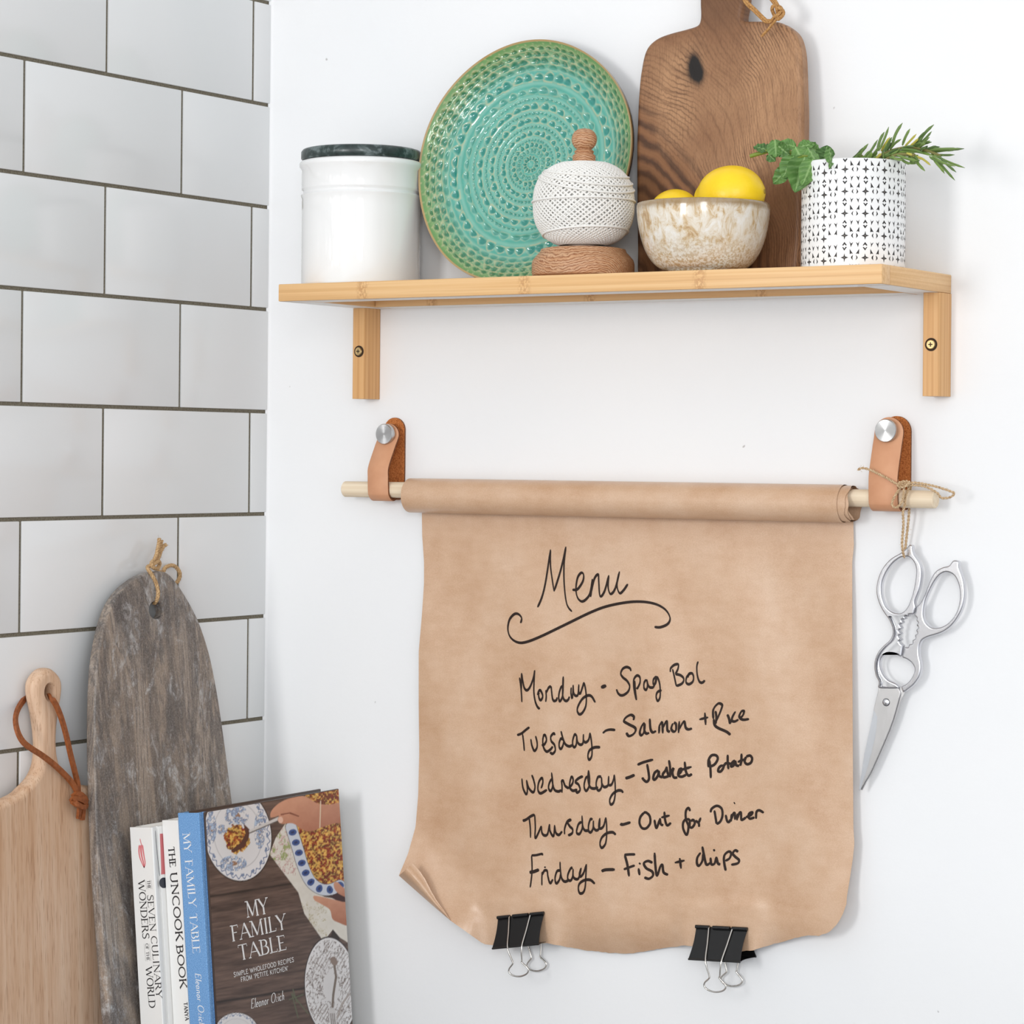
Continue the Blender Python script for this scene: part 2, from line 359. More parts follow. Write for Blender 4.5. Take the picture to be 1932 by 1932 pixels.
def m_marble():
    q = NT('grey_marble'); mot = q.noise(q.co((1, 1, 0.55)), 120, 5, 0.75, 0.6)
    st = q.noise(q.co((1, 1, 0.075), rot=(0.08, 0, 0)), 30, 5, 0.66, 0.7); bl = q.noise(q.co((1, 1, 0.35), loc=(0, .3, .1)), 15, 5, 0.7, 0.9); fine = q.noise(q.co((1, 1, 0.8)), 700, 3, 0.8)
    c = q.ramp(st, [(0.34, lin(66, 62, 62)), (0.42, lin(128, 115, 104)), (0.47, lin(172, 154, 136)), (0.52, lin(96, 88, 84)), (0.57, lin(182, 166, 150)), (0.66, lin(72, 68, 69))])
    c = q.mix(c, lin(52, 50, 53), q.math('MULTIPLY', q.ramp(bl, [(0.47, g4(0)), (0.58, g4(1))]), q.ramp(mot, [(0.36, g4(0.25)), (0.58, g4(0.95))])))
    c = q.mix(c, lin(142, 124, 105), q.math('MULTIPLY', q.ramp(bl, [(0.30, g4(1)), (0.46, g4(0))]), 0.6))
    c = q.mix(c, q.ramp(mot, [(0.28, lin(58, 55, 55)), (0.5, lin(122, 112, 104)), (0.72, lin(186, 178, 170))]), 0.24)
    c = q.mix(c, q.ramp(fine, [(0.30, lin(40, 38, 38)), (0.5, lin(120, 110, 102)), (0.70, lin(212, 206, 200))]), 0.24)
    wv = q.math('MULTIPLY', q.ramp(q.noise(q.co((1, 1, 0.55), loc=(0, .1, .2)), 24, 6, 0.82, 1.4), [(0.51, g4(0)), (0.62, g4(1))]), q.ramp(mot, [(0.45, g4(0.1)), (0.6, g4(1))]))
    c = q.mix(c, lin(196, 196, 196), q.math('MULTIPLY', wv, 0.75))
    q.set(col=c, rough=0.42, spec=0.4); q.bump(mot, 0.25, 0.0007); return q.m
def m_greenmarble():
    q = NT('green_marble'); a = q.noise(q.co(), 40, 5, 0.65, 1.5)
    q.set(col=q.ramp(a, [(0.3, lin(24, 34, 33)), (0.5, lin(46, 60, 58)), (0.62, lin(110, 122, 122)), (0.7, lin(60, 74, 72))]), rough=0.3, spec=0.5); return q.m
def m_bowl():
    q = NT('bowl_glaze')
    dr = q.noise(q.co((1, 1, 0.5)), 110, 5, 0.68, 1.0); spk = q.noise(q.co(), 420, 2, 0.6)
    tc = q.n('TexCoord'); sx = q.n('SeparateXYZ'); q.l(tc.outputs['Object'], sx.inputs[0])
    c = q.ramp(dr, [(0.36, lin(232, 228, 220)), (0.5, lin(222, 210, 190)), (0.6, lin(200, 172, 130)), (0.68, lin(174, 138, 92)), (0.8, lin(216, 200, 174))])
    low = q.ramp(sx.outputs[2], [(0.004, g4(1)), (0.032, g4(0))])
    c = q.mix(c, q.ramp(spk, [(0.42, lin(186, 158, 118)), (0.56, lin(226, 218, 204))]), low)
    rim = q.ramp(q.math('ADD', sx.outputs[2], q.math('MULTIPLY', dr, 0.004)), [(0.0545, g4(0)), (0.0575, g4(0.85))])
    c = q.mix(c, lin(150, 122, 82), rim)
    q.set(col=c, rough=0.16, spec=0.5, coat=0.4, coatr=0.05); q.bump(spk, 0.04, 0.0004); return q.m
def m_lemon():
    q = NT('lemon_peel'); v = q.co(); a = q.noise(v, 30, 3); p = q.noise(v, 420, 1)
    q.set(col=q.ramp(a, [(0.3, lin(246, 200, 12)), (0.7, lin(250, 214, 36))]), rough=0.36, spec=0.45, sss=0.05); q.b.inputs['Subsurface Radius'].default_value = (0.01, 0.006, 0.001)
    q.bump(p, 0.18, 0.0008); return q.m
def m_tint(name, rough, spec=0.5, coat=0.0, bumpn=None, sss=0.0):
    q = NT(name); a = q.n('Attribute', attribute_name='tint'); q.set(col=a.outputs['Color'], rough=rough, spec=spec, coat=coat, sss=sss)
    if bumpn: q.bump(q.noise(q.co(), bumpn[0], 3), bumpn[1], bumpn[2])
    return q.m
def m_leather(name, ca, cb, rough, scale, st):
    q = NT(name); a = q.noise(q.co(), scale, 3); q.set(col=q.ramp(a, [(0.3, ca), (0.7, cb)]), rough=rough, spec=0.3); q.bump(a, st, 0.0006); return q.m
def m_jute(name='jute', ca=(166, 134, 98), cb=(224, 198, 162)):
    q = NT(name); a = q.noise(q.co((1, 1, 0.6)), 900, 3); q.set(col=q.ramp(a, [(0.3, lin(*ca)), (0.7, lin(*cb))]), rough=0.85, spec=0.15); q.bump(a, 0.5, 0.0005); return q.m
def m_brushed():
    q = NT('brushed_steel'); q.set(col=g4(0.52), rough=0.28, metal=1.0, aniso=0.85)
    t = q.n('Tangent', direction_type='RADIAL', axis='Y'); q.l(t.outputs[0], q.b.inputs['Tangent']); return q.m
def m_scissors():
    return plain('polished_steel', lin(212, 212, 216), 0.24, 1.0)
def m_cotton():
    q = NT('white_cotton'); a = q.noise(q.co(), 1400, 2); q.set(col=q.ramp(a, [(0.3, lin(222, 219, 212)), (0.7, lin(244, 243, 240))]), rough=0.85, spec=0.15); return q.m
def m_grout():
    q = NT('grout'); a = q.noise(q.co(), 600, 3); q.set(col=q.ramp(a, [(0.3, lin(98, 92, 79)), (0.7, lin(132, 125, 110))]), rough=0.9, spec=0.1); q.bump(a, 0.4, 0.0006); return q.m
def m_tile():
    q = NT('white_glazed_tile'); a = q.noise(q.co(), 5, 2); q.set(col=q.ramp(a, [(0.3, lin(224, 226, 226)), (0.7, lin(229, 229, 229))]), rough=0.14, spec=0.5)
    q.bump(q.noise(q.co(), 26, 2), 0.05, 0.0015); return q.m
def m_cloth():
    q = NT('blue_book_cloth'); a = q.noise(q.co((1, 1, 3)), 900, 2); b = q.noise(q.co((3, 3, 1)), 900, 2); s = q.math('MULTIPLY', a, b)
    q.set(col=q.ramp(s, [(0.12, lin(78, 128, 184)), (0.4, lin(142, 184, 226))]), rough=0.75, spec=0.2); q.bump(s, 0.5, 0.0006); return q.m
# ------------------------------------------------------------------ the room
Z0 = 1.98                                    # height of a tile row joint
WORK = 0.94                                  # worktop height
WALL = m_wall()
mb = MB(); box(mb, (-0.12, 0, 0), (3.0, 0.12, 2.6)); structure(obj('wall_back', mb, WALL, smooth=0))
TILE, GROUT = m_tile(), m_grout()
mb = MB(); box(mb, (-0.12, -3.0, 0), (-0.0016, 0, 2.6), 1)
HP, OFF, RP, G = 0.1092, 0.0287, 0.102, 0.0017
for i in range(-6, 11):
    z1 = Z0 - i * RP - G; z0 = Z0 - (i + 1) * RP + G
    ks = [-(OFF + k * HP) for k in range(0, 14) if k % 2 == i % 2]
    edges = [-0.0012] + ks + [ks[-1] - 2 * HP]
    for n_, (b_, a_) in enumerate(zip(edges, edges[1:])):
        g1 = 0 if n_ == 0 else G
        box(mb, (-0.006, a_ + G, z0), (random.uniform(-0.0003, 0.0001), b_ - g1, z1), 0, 0.0009)
structure(obj('wall_left', mb, [TILE, GROUT], smooth=40))
mb = MB(); pr = [(0.0036 * math.cos(a), 0.0036 * math.sin(a)) for a in [PI / 2 * k / 5 for k in range(6)]]
for z in (WORK, 2.6):
    mb.v += [(0.0040 - x_, -0.0040 + y_, z) for x_, y_ in pr] if False else [(-0.001 + 0.0042 * (1 - math.sin(a)), -0.0042 * (1 - math.cos(a)) + 0.0004, z) for a in [PI / 2 * k / 5 for k in range(6)]]
for k in range(5): mb.f.append([k, k + 1, 7 + k, 6 + k]); mb.m.append(0)
structure(obj('trim_1', mb, WALL, smooth=60))
mb = MB(); box(mb, (-0.12, -3.0, -0.1), (3.0, 0.12, 0)); structure(obj('floor', mb, plain('oak_floor', lin(140, 118, 96), 0.5), smooth=0))
mb = MB(); box(mb, (0.0, -0.62, WORK - 0.04), (3.0, -0.0005, WORK), 0, 0.003); structure(obj('worktop', mb, plain('grey_worktop', lin(150, 152, 156), 0.4), smooth=30))

# ------------------------------------------------------------------ bamboo shelf
XL, XR, DS, ZT, ZB, ZBR, BW, BE = 0.1204, 0.7296, 0.1433, Z0 - 0.2924, Z0 - 0.3084, Z0 - 0.3961, 0.0155, 0.0245
BAM, BAMY, BAMV = m_bamboo(), m_bamboo('y'), m_bamboo_v()
PALE = plain('pale_underside', lin(240, 238, 234), 0.5)
shelf = thing('wall_shelf', 'long bamboo wall shelf on two upright brackets, holding plate, boards and pots', 'shelf', ((XL + XR) / 2, -DS / 2, ZT))
RW = 0.030
def rail(name, lo, hi, mat):
    m = MB(); box(m, lo, hi, 0, 0.0009)
    m.add([(lo[0] + .0012, lo[1] + .0012, lo[2] - .0001), (hi[0] - .0012, lo[1] + .0012, lo[2] - .0001), (hi[0] - .0012, hi[1] - .0012, lo[2] - .0001), (lo[0] + .0012, hi[1] - .0012, lo[2] - .0001)], [(0, 3, 2, 1)], 1)
    return obj(name, m, [mat, PALE], shelf, smooth=30)
rail('front_rail', (XL, -DS, ZB), (XR, -DS + 0.0165, ZT), BAM)
mb = MB(); box(mb, (XL + RW + .0001, -DS + 0.0166, ZB), (XR - RW - .0001, -DS + RW, ZT - .0002), 0); obj('inner_rail', mb, [PALE], shelf, smooth=0)
for a_, b_ in ((XL, XL + RW), (XR - RW, XR)): rail('side_rail', (a_, -DS + .0166, ZB), (b_, -0.0005, ZT), BAMY)
rail('back_rail', (XL + RW + .0001, -RW, ZB), (XR - RW - .0001, -0.0005, ZT), BAM)
mb = MB(); box(mb, (XL + RW + .0001, -DS + RW + .0001, ZT - 0.006), (XR - RW - .0001, -RW - .0001, ZT)); obj('board', mb, BAM, shelf, smooth=0)
BRASS = plain('brass_screw', lin(206, 178, 128), 0.3, 1.0); DARK = plain('dark_recess', lin(58, 40, 26), 0.8)
for x0, sp_ in ((XL, (679, 663)), (XR - BW, (1758, 650))):
    mb = MB(); zt = ZB - 0.0002; ch = 0.0035
    P = [(x0 + .0006, -BE), (x0 + BW - ch * .4, -BE), (x0 + BW, -BE + ch), (x0 + BW, -0.0004), (x0, -0.0004), (x0, -BE + .0006)]
    for z in (ZBR, zt): mb.v += [(a, b, z) for a, b in P]
    for k in range(6): mb.f.append([k, (k + 1) % 6, 6 + (k + 1) % 6, 6 + k]); mb.m.append(0)
    mb.f += [[5, 4, 3, 2, 1, 0], [6, 7, 8, 9, 10, 11]]; mb.m += [0, 0]
    br = obj('bracket', mb, BAMV, shelf, smooth=25)
    c = at(*sp_, -BE); c = (x0 + BW * 0.5, -BE, c[2]); AX = (np.array([1, 0, 0.]), np.array([0, 0, 1.]), np.array([0, -1., 0]))
    mb = MB(); lathe(mb, [(0.0056, 0.0003), (0.0050, 0.0006), (0.0046, 0.0001)], c, 28, 0, axis=AX)
    lathe(mb, [(0.0046, 0.00015), (0.0038, 0.00015)], c, 28, 0, axis=AX)
    obj('counterbore', mb, DARK, br)
    mb = MB(); lathe(mb, [(0.0040, 0.0001), (0.0040, 0.0012), (0.0034, 0.0018)], c, 28, 0, cap=(False, True), axis=AX)
    for q in (0, 1):
        w2, l2 = (0.0005, 0.0019) if q else (0.0019, 0.0005); y = c[1] - 0.00186 - q * 1e-5
        mb.add([(c[0] - w2, y, c[2] - l2), (c[0] + w2, y, c[2] - l2), (c[0] + w2, y, c[2] + l2), (c[0] - w2, y, c[2] + l2)], [(0, 1, 2, 3)], 1)
    obj('screw', mb, [BRASS, DARK], br)
SH = ZT + 0.0003

# ------------------------------------------------------------------ white canister
def centre(pl, pr, py, y):
    c = at((pl + pr) / 2, py, y); s = FPX / ((c - np.array([CX, CY, CZ])) @ FW); return c, (pr - pl) / 2 / s
c, r = centre(568, 792, 533, -0.0592); c[2] = SH
zt = at(680, 306, -0.0592)[2] - SH
WHITE = plain('white_ceramic', lin(238, 238, 237), 0.1, 0, spec=0.5, coat=0.5, coatr=0.03)
can = thing('ceramic_canister', 'glossy white ceramic canister with dark green marble lid at left end of shelf', 'canister', c)
mb = MB()
prof = [(r - .004, 0), (r - .001, .0012), (r, .004)]
prof += [(r, h) for h in (zt * .35, zt * .62)] + [(r, zt * .695), (r + .0006, zt * .71), (r + .001, zt * .725), (r - .0008, zt * .74), (r - .001, zt * .755), (r + .0002, zt * .768), (r + .0003, zt * .78), (r + .0002, zt * .92), (r + .0024, zt * .95), (r + .0028, zt * .972), (r + .0015, zt * .99), (r - .001, zt)]
prof += [(r - .006, zt), (r - .0065, zt * .97), (r - .0065, .006), (0.0005, .005)]
lathe(mb, prof, c, 96, cap=(True, True)); obj('body', mb, WHITE, can, smooth=50)
lz = at(680, 284, -0.0592)[2] - SH; rl = r + 0.0009
mb = MB(); lathe(mb, [(rl - .0015, zt + .0003), (rl, zt + .0022), (rl, lz - .003), (rl - .0015, lz - .0008), (rl - .004, lz), (0.0005, lz)], c, 96, cap=(True, True)); obj('lid', mb, m_greenmarble(), can, smooth=40, label='dark green veined marble lid')

# ------------------------------------------------------------------ green glazed plate
R = 0.1150; TL = math.radians(9.5); NR, NA = 176, 432
pc = at(986, 309, -0.0410); pb = SH + 0.0008
Uv = np.array([1., 0, 0]); Vv = np.array([0, math.sin(TL), math.cos(TL)]); Nv = np.array([0, -math.cos(TL), math.sin(TL)])
PC = np.array([pc[0], -0.0410, pb + R * math.cos(TL)])
turq, pale_t, deep, tan_, gr, gr_p, gr_d = [np.array(lin(*x)[:3]) for x in ((80, 164, 148), (140, 192, 174), (16, 128, 116), (200, 188, 146), (98, 144, 82), (130, 166, 106), (40, 106, 54))]
RINGS = [(0.055, 13, .030, 0), (0.115, 20, .028, 1), (0.165, 22, .030, 0), (0.205, 44, .016, 1), (0.262, 26, .034, 0), (0.315, 56, .016, 1), (0.372, 30, .036, 0), (0.425, 66, .016, 1), (0.485, 34, .038, 0), (0.545, 78, .016, 1), (0.612, 38, .036, 1), (0.725, 46, .046, 0), (0.80, 50, .03, 1), (0.848, 54, .034, 0), (0.896, 66, .030, 0), (0.94, 74, .026, 0)]
rng = np.random.default_rng(3); jit = {i: rng.uniform(-.42, .42, (n, 3)) for i, (_, n, _, _) in enumerate(RINGS)}
def nz2(x, y, s, seed=0):
    return (np.sin(x * s * 1.3 + seed) * np.cos(y * s * 1.7 - seed * 2) + np.sin(x * s * 3.1 - y * s * 2.3 + seed * 3) * .6 + np.cos(x * s * 6.7 + y * s * 5.9) * .4) / 2
def plate_pt(rho, a):
    # returns height and colour
    rim = min(max((rho - .76) / .2, 0), 1); base = turq * (1 - rim) + gr * rim
    base = base * (1 + 0.10 * nz2(rho * math.cos(a), rho * math.sin(a), 9))
    ridge = 0.5 + 0.5 * math.cos(rho * 2 * PI / 0.056)
    pt = pale_t * (1 - rim) + gr_p * rim; base = base + (pt - base) * (0.55 * ridge)
    h = -0.0004 * ridge
    for i, (rr, n, sz, small) in enumerate(RINGS):
        dr = rho - rr
        if abs(dr) > sz * 1.5: continue
        ph = (i * 0.37) % 1.0; t = a / (2 * PI) * n + ph; k = int(math.floor(t)) % n; j = jit[i][k]
        da = (t - math.floor(t) - .5 + j[0] * .35) * 2 * PI * rr / n; half = PI * rr / n
        ex, ey = dr / (sz * (.62 + j[1] * .3)), da / (half * (.78 + j[2] * .25)); ey2 = ey * (1 + .45 * ex)
        d = math.hypot(ex, ey2)
        if d < 1.0:
            k_ = min(1, (1 - d) * 3); pe = deep * (1 - rim) + gr_d * rim
            if small: pe = pe * .6 + base * .4
            base = base + (pe - base) * k_ * .88; h -= 0.0011 * (1 - d * d)
        elif d < 1.55:
            k_ = 1 - abs(d - 1.2) / .35; sel = .62 if (int(t * 2) + i) % 3 else .25
            base = base + (tan_ - base) * max(k_, 0) * sel * (.5 if small else 1); h += 0.0004 * max(k_, 0)
    sp_ = nz2(math.cos(a) * rho, math.sin(a) * rho, 60, 2)
    if rim > .3 and sp_ > .35: base = base + (tan_ - base) * .45 * min(1, (sp_ - .35) * 3)
    if rho > .985: base = np.array(lin(176, 146, 96)[:3])
    return h, base
mb = MB(); cols = []; vs = []
def prof_h(rho): return 0.0055 * (max(rho - .12, 0) / .88) ** 2 + 0.0105 * max((rho - .74) / .26, 0) ** 1.35 - 0.0150
for i in range(NR + 1):
    rho = 0.004 + (1 - 0.004) * i / NR
    wob = 1.0
    for k in range(NA):
        a = 2 * PI * k / NA; h, col = plate_pt(rho, a); w_ = 1 + .006 * math.sin(3 * a + 1) + .004 * math.sin(5 * a)
        vs.append(PC + Uv * R * rho * w_ * math.cos(a) + Vv * R * rho * w_ * math.sin(a) + Nv * (prof_h(rho) + .0010 + h * min(1, (1 - rho) * 14 + .15))); cols.append(col)
back = np.array(lin(52, 42, 34)[:3])
for rho, h in ((1.004, -.0004), (1.0, -.0030), (0.90, -.0110), (0.62, -.0195), (0.55, -.0215), (0.5, -.0195), (0.01, -.0195)):
    for k in range(NA):
        a = 2 * PI * k / NA; w_ = 1 + .006 * math.sin(3 * a + 1) + .004 * math.sin(5 * a); vs.append(PC + Uv * R * rho * w_ * math.cos(a) + Vv * R * rho * w_ * math.sin(a) + Nv * h); cols.append(back)
fs = []
for i in range(NR + 7):
    for k in range(NA): fs.append((i * NA + k, i * NA + (k + 1) % NA, (i + 1) * NA + (k + 1) % NA, (i + 1) * NA + k))
fs.append(tuple(range(NA - 1, -1, -1))); fs.append(tuple((NR + 7) * NA + k for k in range(NA)))
mb.add(vs, fs); mb.c = cols
o = obj('ceramic_plate', mb, m_tint('plate_glaze', 0.12, 0.5, 0.6, (300, 0.05, 0.0006)), smooth=60, base=(PC[0], PC[1], SH))
tag(o, 'round green and turquoise glazed plate with dimpled rings, leaning upright on the shelf', 'plate')

# ------------------------------------------------------------------ cutting board on the shelf
TB = math.radians(2.6); YB = -0.0400
BO = np.array([0.522, YB, SH + 0.0006]); BU = np.array([1., 0, 0]); BV = np.array([0, math.sin(TB), math.cos(TB)]); BN = np.array([0, -math.cos(TB), math.sin(TB)])
def onb(px, py): p = on(px, py, BN, BN @ BO) - BO; return (p @ BU, p @ BV)
K = 350 / 1932
cr = lambda pts, x0, y0, k: [(x0 + a * k, y0 + b * k) for a, b in pts]
lft = cr([(712, -330), (708, 0), (712, 150), (703, 225), (670, 264), (560, 300), (400, 342), (270, 392), (180, 465), (130, 560), (100, 700), (78, 860), (62, 1100), (52, 1350), (46, 1560)], 1190, 0, K) + [(1199, 400), (1200, 470), (1203, 510), (1212, 520)]
rgt = [(1478, 514), (1500, 504), (1508, 480), (1511, 400), (1513, 300)] + cr([(1786, 1540), (1790, 1200), (1782, 900), (1772, 620), (1750, 460), (1705, 345), (1620, 268), (1530, 226), (1420, 214), (1260, 216), (1172, 210), (1158, 150), (1186, 0), (1196, -330)], 1190, 0, K)
top = cr([(1180, -440), (1120, -520), (1020, -560), (900, -560), (790, -520), (730, -440)], 1190, 0, K)
L2, R2, T2 = [[q for q in (onb(*p) for p in P_) if q[1] > .016] for P_ in (lft, rgt, top)]
uL, uR = L2[-1][0], R2[0][0]
ol = L2 + [(uL + .0004, .010), (uL + .0028, .0035), (uL + .009, .0006), (uL + .03, 0)] + [(uL + (uR - uL) * k / 6, 0) for k in range(2, 5)] + [(uR - .03, 0), (uR - .009, .0006), (uR - .0028, .0035), (uR - .0004, .010)] + R2 + T2
ol = [tuple(p) for p in smooth_path(ol, 4, closed=True)]; lo_ = min(p[1] for p in ol); ol = [(p[0], p[1] - lo_) for p in ol]
hole = [(onb(1360, -45)[0] + .008 * math.cos(a), onb(1360, -45)[1] + .008 * math.sin(a)) for a in [2 * PI * k / 24 for k in range(24)]]
kp = on(1304, 118, BN, BN @ BO); KNOT = tuple(kp - BO)
brd = thing('serving_board', 'dark-grained brown wooden paddle board with a burnt knot, upright on the shelf', 'chopping board', BO)
mb = MB(); slab(mb, ol, (BO, BU, BV, BN), 0.017, 0.005, [hole], 5); obj('board', mb, m_walnut(), brd, smooth=40)
CORK = m_jute('cork_strap', (150, 104, 58), (206, 160, 104))
mb = MB(); yc_ = YB + 0.001
def strapline(pts, y0, y1, w, t=0.0016):
    P = cr(pts, 1190, 0, K); Q = smooth_path([at(a, b, y0 + (y1 - y0) * i / (len(P) - 1)) for i, (a, b) in enumerate(P)], 6)
    # flat cord: two side by side round cores
    tube(mb, Q, w, 7)
    tube(mb, [q + np.array([w * .8, -w * .5, w * .9]) for q in Q], w * .9, 7)
strapline([(1110, -200), (1185, 10), (1290, 120), (1400, 228)], YB - .004, YB - .003, .0015)
strapline([(1400, 228), (1460, 225), (1500, 165)], YB - .003, YB - .004, .0014)
strapline([(1000, -330), (1250, -260), (1420, -60), (1500, 40), (1530, 100)], YB + .008, YB - .004, .0017)
strapline([(1528, 190), (1470, 260), (1420, 320), (1362, 380)], YB - .005, YB - .003, .0011)
kc = at(1190 + 1528 * K, 140 * K, YB - .004)
for d in ((-.001, .003, .4), (.002, -.001, 2.2), (.0005, .001, 1.3)):
    tube(mb, [kc + np.array([d[0] + .0042 * math.cos(a) * math.cos(d[2]), .0028 * math.sin(a * 2 + d[2]), d[1] * .6 + .0048 * math.sin(a)]) for a in [2 * PI * k / 20 for k in range(20)]], .0017, 7, closed=True)
obj('hanging_cord', mb, CORK, brd, smooth=60, label='knotted tan cork cord through the handle')

# ------------------------------------------------------------------ twine holder
TY = -0.0985
c, r = centre(1003, 1197, 516, TY); c[2] = SH
hz = lambda py, y=TY, px=1102: at(px, py, y)[2] - SH
OAK = m_oak()
tw = thing('twine_holder', 'turned oak spindle stand wound with a ball of white cotton twine', 'string holder', c)
h1 = hz(469)
mb = MB(); lathe(mb, [(r - .003, 0), (r - .0006, .0015), (r, .004), (r, h1 * .46), (r - .001, h1 * .6), (r - .005, h1 * .78), (r - .007, h1 * .86), (r - .008, h1 - .001), (r - .012, h1), (.0005, h1)], c, 72, cap=(True, True)); obj('base', mb, OAK, tw, smooth=40)
kt = hz(243); kr = 0.0112
mb = MB(); prof = [(.0098, h1 + .0003), (.0098, hz(308)), (.0102, hz(303)), (.0102, hz(294)), (.0080, hz(290)), (.0088, hz(286))]
kc_ = (hz(285) + kt) / 2 + .0003; kh = (kt - hz(285)) / 2
prof += [(kr * math.cos(a) ** .8, kc_ + kh * math.sin(a)) for a in [(-1.05 + 2.25 * k / 12) for k in range(13)]]
prof += [(kr * .25, kt), (.0004, kt)]
lathe(mb, prof, c, 40, cap=(True, True)); obj('spindle', mb, OAK, tw, smooth=50)
rb = centre(1011, 1201, 390, TY)[1]; zb0, zb1 = h1 + .0006, hz(304); zm = (zb0 + zb1) / 2; hh = (zb1 - zb0) / 2
def ballr(z):                                # barrel profile of the wound twine
    t = min(abs(z - zm) / hh, 1.0); return rb * (1 - t ** 2.6) ** 0.42 * .985 + .001
COT = m_cotton(); mb = MB()
lathe(mb, [(max(ballr(zm + hh * math.sin(a)) - .0032, .0099), zm + (hh - .0016) * math.sin(a)) for a in [(-PI / 2 + PI * k / 24) for k in range(25)]], c, 64)
NL = 52
for i in range(NL):
    ph = 2 * PI * i / NL + random.uniform(-.012, .012); A = .93; P = []
    for k in range(84):
        t = 2 * PI * k / 84; z = zm + hh * A * math.sin(t) * (1 - .1 * math.cos(2 * t) * 0); rr = ballr(z) - .0007
        az = t * 1.0 + ph if True else 0
        P.append(c + np.array([rr * math.cos(az), rr * math.sin(az), z]))
    tube(mb, P, .00096, 6, closed=True)
for i in range(30):                          # crossing windings just below
    ph = 2 * PI * i / 30; P = []
    for k in range(72):
        t = 2 * PI * k / 72; z = zm + hh * .9 * math.sin(t); rr = ballr(z) - .0019; P.append(c + np.array([rr * math.cos(-t + ph), rr * math.sin(-t + ph), z]))
    tube(mb, P, .00085, 5, closed=True)
for zc, sl in ((zm + .002, .0006), (zm + .0235, -.010), (zm + .019, -.012), (zm + .027, -.006), (zm - .026, .004)):
    P = []
    for k in range(90):
        t = 2 * PI * k / 90; z = zc + sl * math.cos(t + .5); P.append(c + np.array([(ballr(z) + .0006) * math.cos(t), (ballr(z) + .0006) * math.sin(t), z]))
    tube(mb, P, .00105, 6, closed=True)
obj('twine_ball', mb, COT, tw, smooth=70, label='ball of white cotton twine')

# ------------------------------------------------------------------ bowl and lemons
BY = -0.0950
c, r = centre(1201, 1453, 388, BY); c[2] = SH; H = at(1327, 384, BY)[2] - SH
mb = MB()
out = [(.026, 0), (.0285, .0012), (.0300, .003)] + [(.0300 + (r - .0300) * math.sin(min(1, t) * PI / 2) ** .86, .003 + (H - .004) * (1 - math.cos(t * PI / 2)) ** .92) for t in [k / 14 for k in range(1, 14)]] + [(r, H - .003), (r - .0006, H - .0006), (r - .0018, H)]
inn = [(max(a - .0042, .0005), min(b + .0042, H - .0004)) for a, b in out[4:-3]][::-1]
lathe(mb, out + [(r - .0034, H - .0008)] + inn + [(.0005, inn[-1][1] - .0004)], c, 96, cap=(True, True))
bowl = obj('ceramic_bowl', mb, m_bowl(), smooth=60, base=c)
tag(bowl, 'cream and tan speckled glaze bowl with brown rim, in front of the shelf board', 'bowl')
LEM = m_lemon()
def lemon(px, py, y, a_, b_, rot, label):
    p = at(px, py, y); o_ = thing('lemon', label, 'lemon', p, 'lemons in the speckled bowl')
    X = np.array([math.cos(rot), math.sin(rot) * .6, math.sin(rot) * .35]); X /= np.linalg.norm(X); Yv_ = np.cross((0, 0, 1.), X); Yv_ /= np.linalg.norm(Yv_); Zv_ = np.cross(X, Yv_)
    mb = MB(); pr_ = []
    for k in range(33):
        t = -PI / 2 + PI * k / 32; s = math.sin(t); rr = b_ * math.cos(t) ** .92 if abs(t) < PI / 2 - 1e-6 else 0.0003; hh_ = a_ * .93 * s
        if s > .9: hh_ += .0035 * (s - .9) / .1; rr = max(rr, .0035 * (1 - (s - .9) / .1) ** .5)
        if s < -.95: hh_ -= .0012 * (-s - .95) / .05
        pr_.append((max(rr, .0003), hh_))
    lathe(mb, pr_, p, 48, axis=(Yv_, Zv_, X), cap=(True, True)); obj('peel', mb, LEM, o_, smooth=70)
    mb = MB(); tp = p - X * (a_ * .93 + .0012); lathe(mb, [(.0022, -.0004), (.0018, .0006), (.0003, .0008)], tp, 10, axis=(Yv_, Zv_, -X)); obj('stalk_scar', mb, plain('stalk_scar', lin(160, 132, 50), .8), o_)
    return o_
lemon(1379, 368, BY + .004, .0315, .0252, PI + .2, 'larger lemon at the right, piled high above the bowl rim')
lemon(1273, 405, BY + .026, .0243, .0222, .7, 'smaller lemon low at the left, half hidden behind the bowl rim')
# ------------------------------------------------------------------ patterned pot with herbs
PY = -0.0800
c, r = centre(1511.5, 1706.5, 498, PY); c[2] = SH; PH = at(1609, 301, PY)[2] - SH - .0032
pot = thing('plant_pot', 'white cylindrical pot printed with small black stars and dashes, at right end of shelf', 'pot', c)
mb = MB(); lathe(mb, [(r - .003, 0), (r - .0008, .0008), (r, .003), (r, PH - .002), (r - .0008, PH - .0004), (r - .002, PH), (r - .0034, PH - .0012), (r - .0038, PH - .004), (r - .0038, .006), (.0005, .006)], c, 96, cap=(True, True))
obj('body', mb, plain('matt_white_glaze', lin(240, 240, 239), 0.32, spec=0.4), pot, smooth=40)
vd = math.atan2(CY - c[1], CX - c[0])
mb = MB(); PC_ = c.copy()
def onpot(phi0, xm, zmm): 
    a = vd + math.radians(phi0) + xm / 1000 / r; rr = r + .00012; return (PC_[0] + rr * math.cos(a), PC_[1] + rr * math.sin(a), SH + PH - zmm / 1000)
def mark(phi, x0, z0, pts, s=1.0, fan=False, mi=0):
    s *= 1.22
    j = lambda: random.uniform(-.12, .12)
    P = [onpot(phi, x0 + (a + j()) * s, z0 + (b + j()) * s) for a, b in pts]
    if fan: P = [onpot(phi, x0, z0)] + P; n = len(pts); mb.add(P, [(0, 1 + k, 1 + (k + 1) % n) for k in range(n)], mi)
    else: mb.add(P, [tuple(range(len(P)))], mi)
STAR = [(0, -3.0), (.55, -.8), (2.6, 0), (.55, .8), (0, 3.0), (-.55, .8), (-2.6, 0), (-.55, -.8)]
